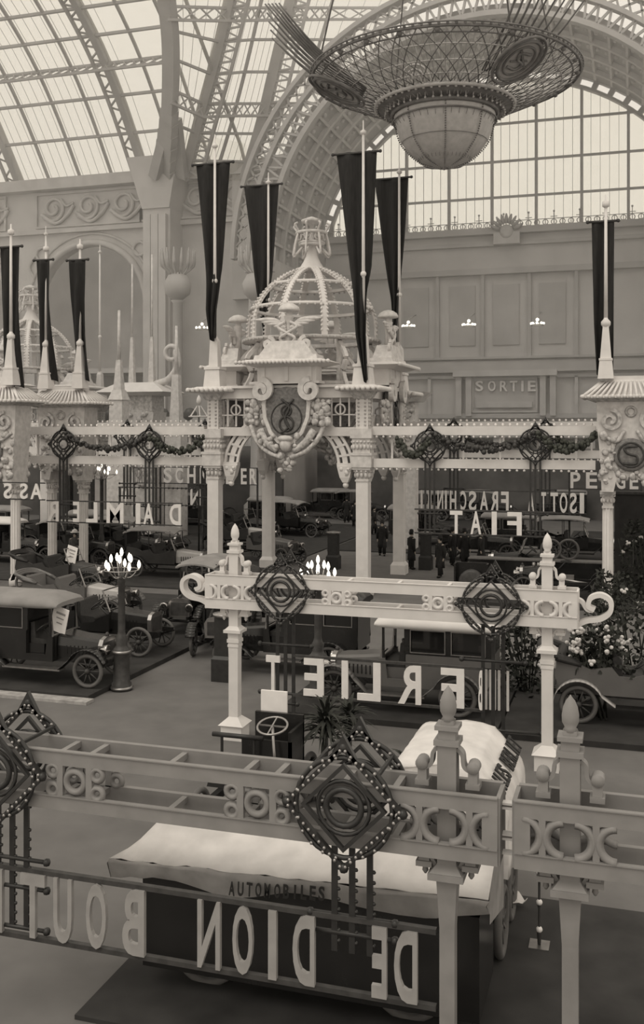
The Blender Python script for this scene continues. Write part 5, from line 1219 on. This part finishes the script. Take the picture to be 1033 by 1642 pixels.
# plume torchere by the crossing pier
for i,(px,Y,zt_) in enumerate(((285,66.0,15.5),(412,63.5,15.0))):
    p=P(px,460,Y); lab=['tall column lamp with a crown of pale plumes by the crossing pier','column lamp with pale plumes, half hidden by the rear left banner'][i]
    t=thing('plume_lamp',lab,'lamp',(p.x,Y,0),0,'plume-topped column lamps'); b=MB(); b.lathe([(.9,0),(.9,1.2),(.5,1.6),(.42,5),(.36,p.z-1.2),(.5,p.z-1.0)],n=14); b.build('column','wallb',t)
    b=MB(); b.lathe([(.3,p.z-1.0),(.9,p.z-.5),(1.0,p.z+.2),(.7,p.z+.8),(.3,p.z+1.0)],n=16); b.build('urn','wallb',t)
    for k in range(14):
        g=2*PI*k/14; b=MB(); b.tube(spline([(.5*math.cos(g),.5*math.sin(g),p.z+.9),(1.1*math.cos(g),1.1*math.sin(g),p.z+1.5),(1.25*math.cos(g),1.25*math.sin(g),p.z+2.7)],4),[.05]*4+[.13,.14,.12,.08,.02],6); b.build('plume','crystal',t)
# stands in the middle distance on the left
p=P(225,690,55); t=thing('stand_tower','pale stand tower with flared cap and two poles, behind the left gallery beam','stand',(p.x,55,0)); b=MB(); b.box(0,0,3.2,2.4,1.6,6.4); b.frus(0,0,6.4,7.4,1.2,.8,1.35,.9); b.build('shaft','cream',t)
b=MB(); b.frus(0,0,8.4,8.6,1.7,1.1,2.3,1.5); b.frus(0,0,8.6,9.2,2.3,1.5,1.2,.6); b.build('cap','white',t); b=MB(); lumps(b,-1.1,1.1,3,7.4,-.85,90,.16,21); b.bx(-1.2,1.2,-.8,.8,7.4,8.4); b.build('carved_relief','relief',t)
for x in (-.55,.8): b=MB(); b.frus(x,0,9.2,12,.18,.18,.08,.08); b.tube([(x,0,12),(x,0,16.5 if x<0 else 17)],.06,6); b.build('flagpole','cream',t)
b=MB(); b.tube(spline([(1.0,0,9.1),(1.9,0,9.4),(2.5,0,10.2),(2.4,0,11.2)],6),[.22]*18+[.15],8); b.ring((2.1,0,11.0),.42,.14,'y',18,6); b.build('horn_scroll','cream',t)
p=P(191,690,50); t=thing('obelisk_pole','slim white obelisk pole standing alone left of the stand tower','pole',(p.x,50,0)); t.scale=(.92,.92,.93); b=MB(); b.box(0,0,2.5,1.1,1.1,5); b.frus(0,0,5,8.6,.5,.5,.42,.42); b.frus(0,0,8.6,9.2,.5,.5,.3,.3); b.frus(0,0,9.2,11.0,.26,.26,.14,.14); b.tube([(0,0,11),(0,0,14.0)],[.12,.08],8); b.build('shaft','cream',t)
p=P(283,690,54); t=thing('obelisk_pole','slim white obelisk pole in front of the plume lamp column','pole',(p.x,54,0)); b=MB(); b.box(0,0,3,1.0,1.0,6); b.frus(0,0,6,9.6,.34,.34,.2,.2); b.tube([(0,0,9.6),(0,0,12.5)],[.14,.08],8); b.build('shaft','cream',t)
b=MB(); p=P(165,690,60)
t=thing('distant_gallery','pale distant gallery with small columns behind the left beam','gallery',(p.x,60,0))
b.bx(-5,8,-.2,.2,6.6,7.2); b.bx(-5,8,-.2,.2,5.0,5.5); b.build('beam','cream',t)
for k in range(7): b=MB(); x=-4.6+2*k; b.box(x,0,3.3,.4,.4,6.6); b.build('column','iron2',t)
for k in range(6): b=MB(); x=-3.6+2*k; b.box(x,.1,5.9,.9,.2,1.9); b.sph((x,.1,7.3),.5,8,5); b.build('iron_ornament','iron2',t)
p=P(655,690,52); t=thing('stand_tower','small pale stand tower right of the pavilion, under the first wall chandelier','stand',(p.x,52,0)); b=MB(); b.box(0,0,4,.9,.9,8); b.frus(0,0,7.8,8.3,.7,.7,1.1,1.1); b.build('shaft','cream',t); b=MB(); lumps(b,-.4,.4,6,7.8,-.5,26,.14,33); b.build('carved_relief','relief',t)
p=P(319,690,47); t=thing('lantern_finial','small white lantern finial on a dark pole, left of the pavilion column','lantern',(p.x,47,0)); b=MB(); b.tube([(0,0,0),(0,0,7.0)],.05,6); b.build('pole','iron2',t); b=MB(); b.lathe([(.05,7.6),(.14,7.75),(.1,7.95),(.02,8.1)],n=8); b.ring((0,0,7.0),.5,.04,'z',16,5)
for k in range(6): g=2*PI*k/6; b.bar((.5*math.cos(g),.5*math.sin(g),7.0),(.1*math.cos(g),.1*math.sin(g),7.55),.04)
b.build('crown','white',t)
# plants
def palm(name,label,loc,h,n,L,mt='leaf',seed=1,pot=True,group=None):
    t=thing(name,label,'plant',loc,0,group); rd=random.Random(seed)
    if pot: b=MB(); b.lathe([(.16,0),(.24,.32),(.26,.36),(.2,.36)],n=14); b.build('pot','pot',t)
    b=MB(); b.tube([(0,0,.3 if pot else 0),(0,0,h)],.05,6); b.build('stem','pot',t)
    b=MB()
    for i in range(n):
        g=rd.uniform(0,2*PI); el=rd.uniform(-.1,1.35); l=L*rd.uniform(.7,1.1); d=Vector((math.cos(g)*math.cos(el),math.sin(g)*math.cos(el),math.sin(el))); z0=h*rd.uniform(.7,1.0); pts=[]
        for k in range(6): u=k/5; p=Vector((0,0,z0))+d*l*u; p.z-=.45*l*u*u; pts.append(p)
        sd=d.cross(Vector((0,0,1))).normalized(); w=.035; row=[[p-sd*w*(1-.9*abs(2*k/5-.8)**1.5 if k<5 else .05),p+sd*w*(1-.9*abs(2*k/5-.8)**1.5 if k<5 else .05)] for k,p in enumerate(pts)]
        b.loft(row,closed=False,caps=False,smooth=True)
    b.build('leaves',mt,t); return t
def bush(name,label,loc,sx,sy,h,n,seed,blossoms=0,cat='plant',z0=0.0):
    t=thing(name,label,cat,loc,0); rd=random.Random(seed); b=MB()
    for i in range(n):
        u,v,w=rd.uniform(-1,1),rd.uniform(-1,1),rd.uniform(0,1); k=1-.5*w
        p=Vector((u*sx*k,v*sy*k,z0+w*h)); d=Vector((rd.uniform(-1,1),rd.uniform(-1,1),rd.uniform(-.3,1))).normalized()*rd.uniform(.1,.22); s=d.cross(Vector((rd.uniform(-1,1),rd.uniform(-1,1),.3))).normalized()*.05
        b.add([p,p+d*.5+s,p+d,p+d*.5-s],[(0,1,2,3)])
    for i in range(10): b.tube([(rd.uniform(-.3,.3)*sx,rd.uniform(-.3,.3)*sy,0),(rd.uniform(-.8,.8)*sx,rd.uniform(-.8,.8)*sy,z0+h*.8)],.02,5)
    b.build('foliage','leaf',t)
    for i in range(blossoms):
        bb=MB(); u,v=rd.uniform(-1,1),rd.uniform(-1,.4); p=Vector((u*sx*.8,v*sy,z0+h*rd.uniform(.35,1)))
        for j in range(5): bb.sph(p+Vector((rd.uniform(-.07,.07),rd.uniform(-.07,.07),rd.uniform(-.07,.07))),.045,6,4)
        bb.build('blossom','flower',t)
    return t
p=P(522,1170,16.2); palm('potted_palm','dark spiky palm standing beyond the iron ornament of the nearest stand',(p.x,16.2,0),1.5,130,.75,'leaf',3)
p=P(560,1165,17.0); palm('potted_palm','second dark spiky palm, just right of the first',(p.x,17.0,0),1.35,80,.6,'leaf',5)
p=P(655,1200,13.7); palm('potted_palm','small spiky plant at the left edge of the humped canvas van',(p.x-.15,14.2,0),1.55,70,.45,'leaf',6)
p=P(955,1040,21.6); bush('flower_arrangement','mass of dark leaves with pale flowers piled in the open car at right',(p.x,22.2,zpl),.75,.45,.95,500,11,24,'flowers',.95)
p=P(985,1000,24.5); bush('shrub','dark shrub with few pale blossoms behind the flower-filled car',(p.x+.4,24.6,0),1.4,.8,2.6,900,12,12)
p=P(838,1060,24.0); bush('shrub','dark shrub between the grey limousine and the flower-filled car',(p.x,24.0,0),.7,.6,2.0,600,13,3)
p=P(972,925,35.5); bush('shrub','low dark shrub at the foot of the right pylon column',(p.x+.2,35.2,0),.9,.6,1.5,400,14,0)
p=P(1015,880,36); bush('shrub','tall dark shrub between the columns of the right pylon',(p.x+.3,37.8,0),1.0,.6,3.0,700,15,6)
# people
def person(label, loc, rz, kind=0, hat='bowler', coat='suit', scale=1.0, group='visitors in dark coats'):
    t=thing('person',label,'person',loc,rz,group); t.scale=(scale,)*3
    if kind in _pp:
        for ch_ in kids(_pp[kind]): copy_tree(ch_,t)
        return t
    st=(.10,.02,-.08)[kind%3]; V=[(0,0,.95),(0,0,1.15),(0,.0,1.38),(0,0,1.47),(0,-.02,1.56),(0,-.01,1.70)]; E=[(0,1),(1,2),(2,3),(3,4),(4,5)]; rad=[(.15,.11),(.15,.11),(.16,.11),(.055,.055),(.078,.09),(.06,.07)]
    for s in (-1,1):
        k=len(V); lean=st*s; V+=[(s*.1,0,.88),(s*.11,-lean*1.2,.48),(s*.11,-lean*1.6+.02,.09),(s*.12,-lean*1.6-.14,.04)]; E+=[(0,k),(k,k+1),(k+1,k+2),(k+2,k+3)]; rad+=[(.09,.09),(.06,.065),(.045,.045),(.04,.035)]
        k=len(V); el=(.02,-.16,-.05)[kind%3] if s>0 else .03; V+=[(s*.2,0,1.38),(s*.25,.03+el*.3,1.1),(s*.24,el-.04,.86),(s*.23,el-.06,.78)]; E+=[(2,k),(k,k+1),(k+1,k+2),(k+2,k+3)]; rad+=[(.06,.06),(.045,.045),(.032,.032),(.035,.02)]
        for f in range(4):
            k2=len(V); V+=[(s*.23+(f-1.5)*.006*s,el-.075+.018*(f-1.5)*-1,.71-.008*(f in (1,2)))]; E+=[(k+3,k2)]; rad+=[(.009,.009)]
        k2=len(V); V+=[(s*.215,el-.11,.765)]; E+=[(k+3,k2)]; rad+=[(.01,.01)]
    me=bpy.data.meshes.new('body'); me.from_pydata(V,E,[]); o=bpy.data.objects.new('body',me); col.objects.link(o)
    md=o.modifiers.new('skin','SKIN'); sv=me.skin_vertices[0].data
    for i,r_ in enumerate(rad): sv[i].radius=r_
    sv[0].use_root=True
    o.modifiers.new('sub','SUBSURF').levels=1
    dg=bpy.context.evaluated_depsgraph_get(); m2=bpy.data.meshes.new_from_object(o.evaluated_get(dg)); bpy.data.objects.remove(o)
    for p_ in m2.polygons: p_.use_smooth=True
    m2.materials.clear(); m2.materials.append(M['skin']); o=bpy.data.objects.new('body',m2); col.objects.link(o); o.parent=t
    b=MB(); b.sph((0,-.115,1.60),.018,6,4,(1,1,1.5)); b.sph((.035,-.095,1.635),.012,6,4); b.sph((-.035,-.095,1.635),.012,6,4); b.tube([(-.025,-.1,1.555),(.025,-.1,1.555)],.007,5); b.sph((.083,0,1.61),.025,6,4,(.4,.7,1.2)); b.sph((-.083,0,1.61),.025,6,4,(.4,.7,1.2)); b.build('face','skin',t)
    b=MB(); b.lathe([(.235,.42),(.225,.6),(.19,.95),(.185,1.1),(.205,1.3),(.18,1.42),(.08,1.49)],n=16); q=MB()
    for v in b.v: q.v.append(Vector((v.x,v.y*.72,v.z)))
    q.f=b.f; q.sm=b.sm
    for s in (-1,1): el=(.02,-.16,-.05)[kind%3] if s>0 else .03; q.tube([(s*.18,0,1.40),(s*.25,.03+el*.3,1.1),(s*.242,el-.03,.84)],[.085,.07,.055],8)
    q.build('coat',coat,t); b=MB()
    for s in (-1,1): lean=st*s; b.tube([(s*.1,0,.9),(s*.11,-lean*1.2,.48),(s*.11,-lean*1.6+.02,.1)],[.115,.095,.085],8); b.sph((s*.12,-lean*1.6-.05,.05),.06,8,5,(.9,2.2,.85))
    b.build('trousers','suit',t)
    b=MB()
    if hat=='bowler': b.lathe([(.13,1.68),(.14,1.69),(.1,1.70),(.1,1.76),(.08,1.81),(.02,1.83)],n=14)
    else: b.lathe([(.2,1.69),(.2,1.72),(.11,1.73),(.12,1.8),(.02,1.86)],n=14)
    b.build('hat','suit' if hat=='bowler' else 'flower',t)
    b=MB(); b.lathe([(.092,1.58),(.098,1.64),(.085,1.7)],(0,.015,0),12); b.build('hair','suit',t)
    _pp[kind]=t; return t
_pp={}
ppl=[(613,891,.2,0,'man in dark coat standing just left of the rear right pavilion column'),(660,913,2.4,1,'dark-coated figure standing beyond the right pavilion columns, nearest of them'),
     (706,926,-.6,0,'dark-coated visitor beside the right aisle pedestal, nearest of the group there'),(726,907,1.2,2,'dark-coated visitor behind the one at the right aisle pedestal'),
     (648,866,.3,1,'visitor seen small beyond the rear right pavilion column'),(672,862,3.0,2,'visitor seen small at the left end of the two-word sign'),
     (600,858,2.0,0,'visitor seen small between the right pavilion columns'),(570,846,.4,1,'visitor seen small in the aisle, left of the front right column'),
     (556,838,3.3,2,'farthest visitor in the aisle under the shield'),(636,838,1.0,0,'far visitor beyond the pavilion on the right'),(690,842,.1,1,'far visitor left of the four large letters'),
     (120,914,.2,3,'woman in pale hat and light collar between the two left pylon columns'),(137,908,2.6,2,'dark-coated man beside the woman in the pale hat'),(745,910,.5,2,'dark figure under the first of the four large reversed letters'),(772,912,1.5,0,'dark figure under the second of the four large reversed letters')]
for px,py,rz,k,lab in ppl:
    c=G(px,py); person(lab,(c.x,c.y,0),rz,k,'wide' if k==3 else 'bowler','suit2' if k==3 else 'suit')
# dark stand carpets and backdrops between the gallery and the walls
def patch(label,x0,x1,y0,y1,mt='carpet'):
    b=MB(); b.bx(x0,x1,y0,y1,0,.05); tag(b.build('stand_carpet',mt),label,'carpet')
patch('dark carpet of the stands between the left pylons and the far left wall',-40,-15.5,36.0,64)
patch('dark carpet of the stands beyond the four large reversed letters',-3.5,6,36.2,64)
patch('dark carpet of the stands along the centre aisle, left side',-15.3,-9.5,50,70)
patch('dark carpet under the canvas-covered cart at the bottom',-5.7,-1.62,9.4,11.75)
patch('dark carpet at the lower right under the acorn stand',-1.6,4,9.2,13.6)
b=MB(); b.bx(-60,-23.0,64.6,65.0,0,5.2); b.bx(-23.0,6,72.6,73.0,0,5.0); struct(b.build('wall_dark_panel','wallc'))  # dark panels added to darken the far background below gallery height
p=P(990,880,38.8)
t=thing('dark_backdrop','dark cloth backdrop behind the right pylon columns','backdrop',(p.x+1.6,39.2,0)); b=MB(); b.bx(-1.7,2.5,-.05,.05,0,3.9); b.build('cloth','carpet',t); b=MB(); b.bx(-1.75,2.55,-.1,.1,3.9,4.0); b.build('rail','iron2',t)
# more parked vehicles on the dark stands
ex=[(688,55,'limo','dark limousine behind the left end of the two-word sign'),(770,48.5,'tourer','dark touring car behind the second of the four large letters'),(845,50,'limo','dark limousine behind the middle of the two-word sign'),
    (930,48,'canopy','dark canopied car below the unreversed letters by the right pylon'),(100,51,'tourer','dark touring car between the two left pylon columns'),(240,49.5,'tourer','dark touring car behind the last of the seven left letters'),(455,62,'limo','dark limousine in the far aisle behind the shield'),(130,46.5,'canopy','dark canopied car just behind the middle of the left hanging sign')]
for px,s,st,lab in ex:
    c=D(px,0,s); car(lab,(c.x,c.y,0.05),0,st,'cblack','roofc',lamps=False)
c=G(822,1462); b=MB(); rd=random.Random(2); row=[[Vector((.09*(i-2)+rd.uniform(-.03,.03),.06*(j-1.5)+rd.uniform(-.03,.03),.05+rd.uniform(0,.1))) for i in range(5)] for j in range(4)]; b.loft(row,closed=False,caps=False)
tag(b.build('crumpled_cloth','canvas',loc=(c.x,c.y,.05),rz=R(50),solid=.01),'small crumpled pale cloth on the dark carpet right of the canvas-covered cart','cloth')
# ------------------------------------------------------------------ smoky air under the roof
hz = bpy.data.materials.new('hall_haze'); hz.use_nodes = True; nt = hz.node_tree
nt.nodes.remove(nt.nodes['Principled BSDF']); vsn = nt.nodes.new('ShaderNodeVolumeScatter'); vsn.inputs['Density'].default_value = 0.0085; vsn.inputs['Color'].default_value = (1,.97,.92,1); vsn.inputs['Anisotropy'].default_value = 0.0
nt.links.new(vsn.outputs[0], nt.nodes['Material Output'].inputs['Volume'])
b = MB(); b.bx(-62, 11, 42, 77.8, 5.0, 44); o = b.build('hall_haze', hz); tag(o, kind='stuff', label='pale smoky haze hanging under the glass roof', cat='haze')
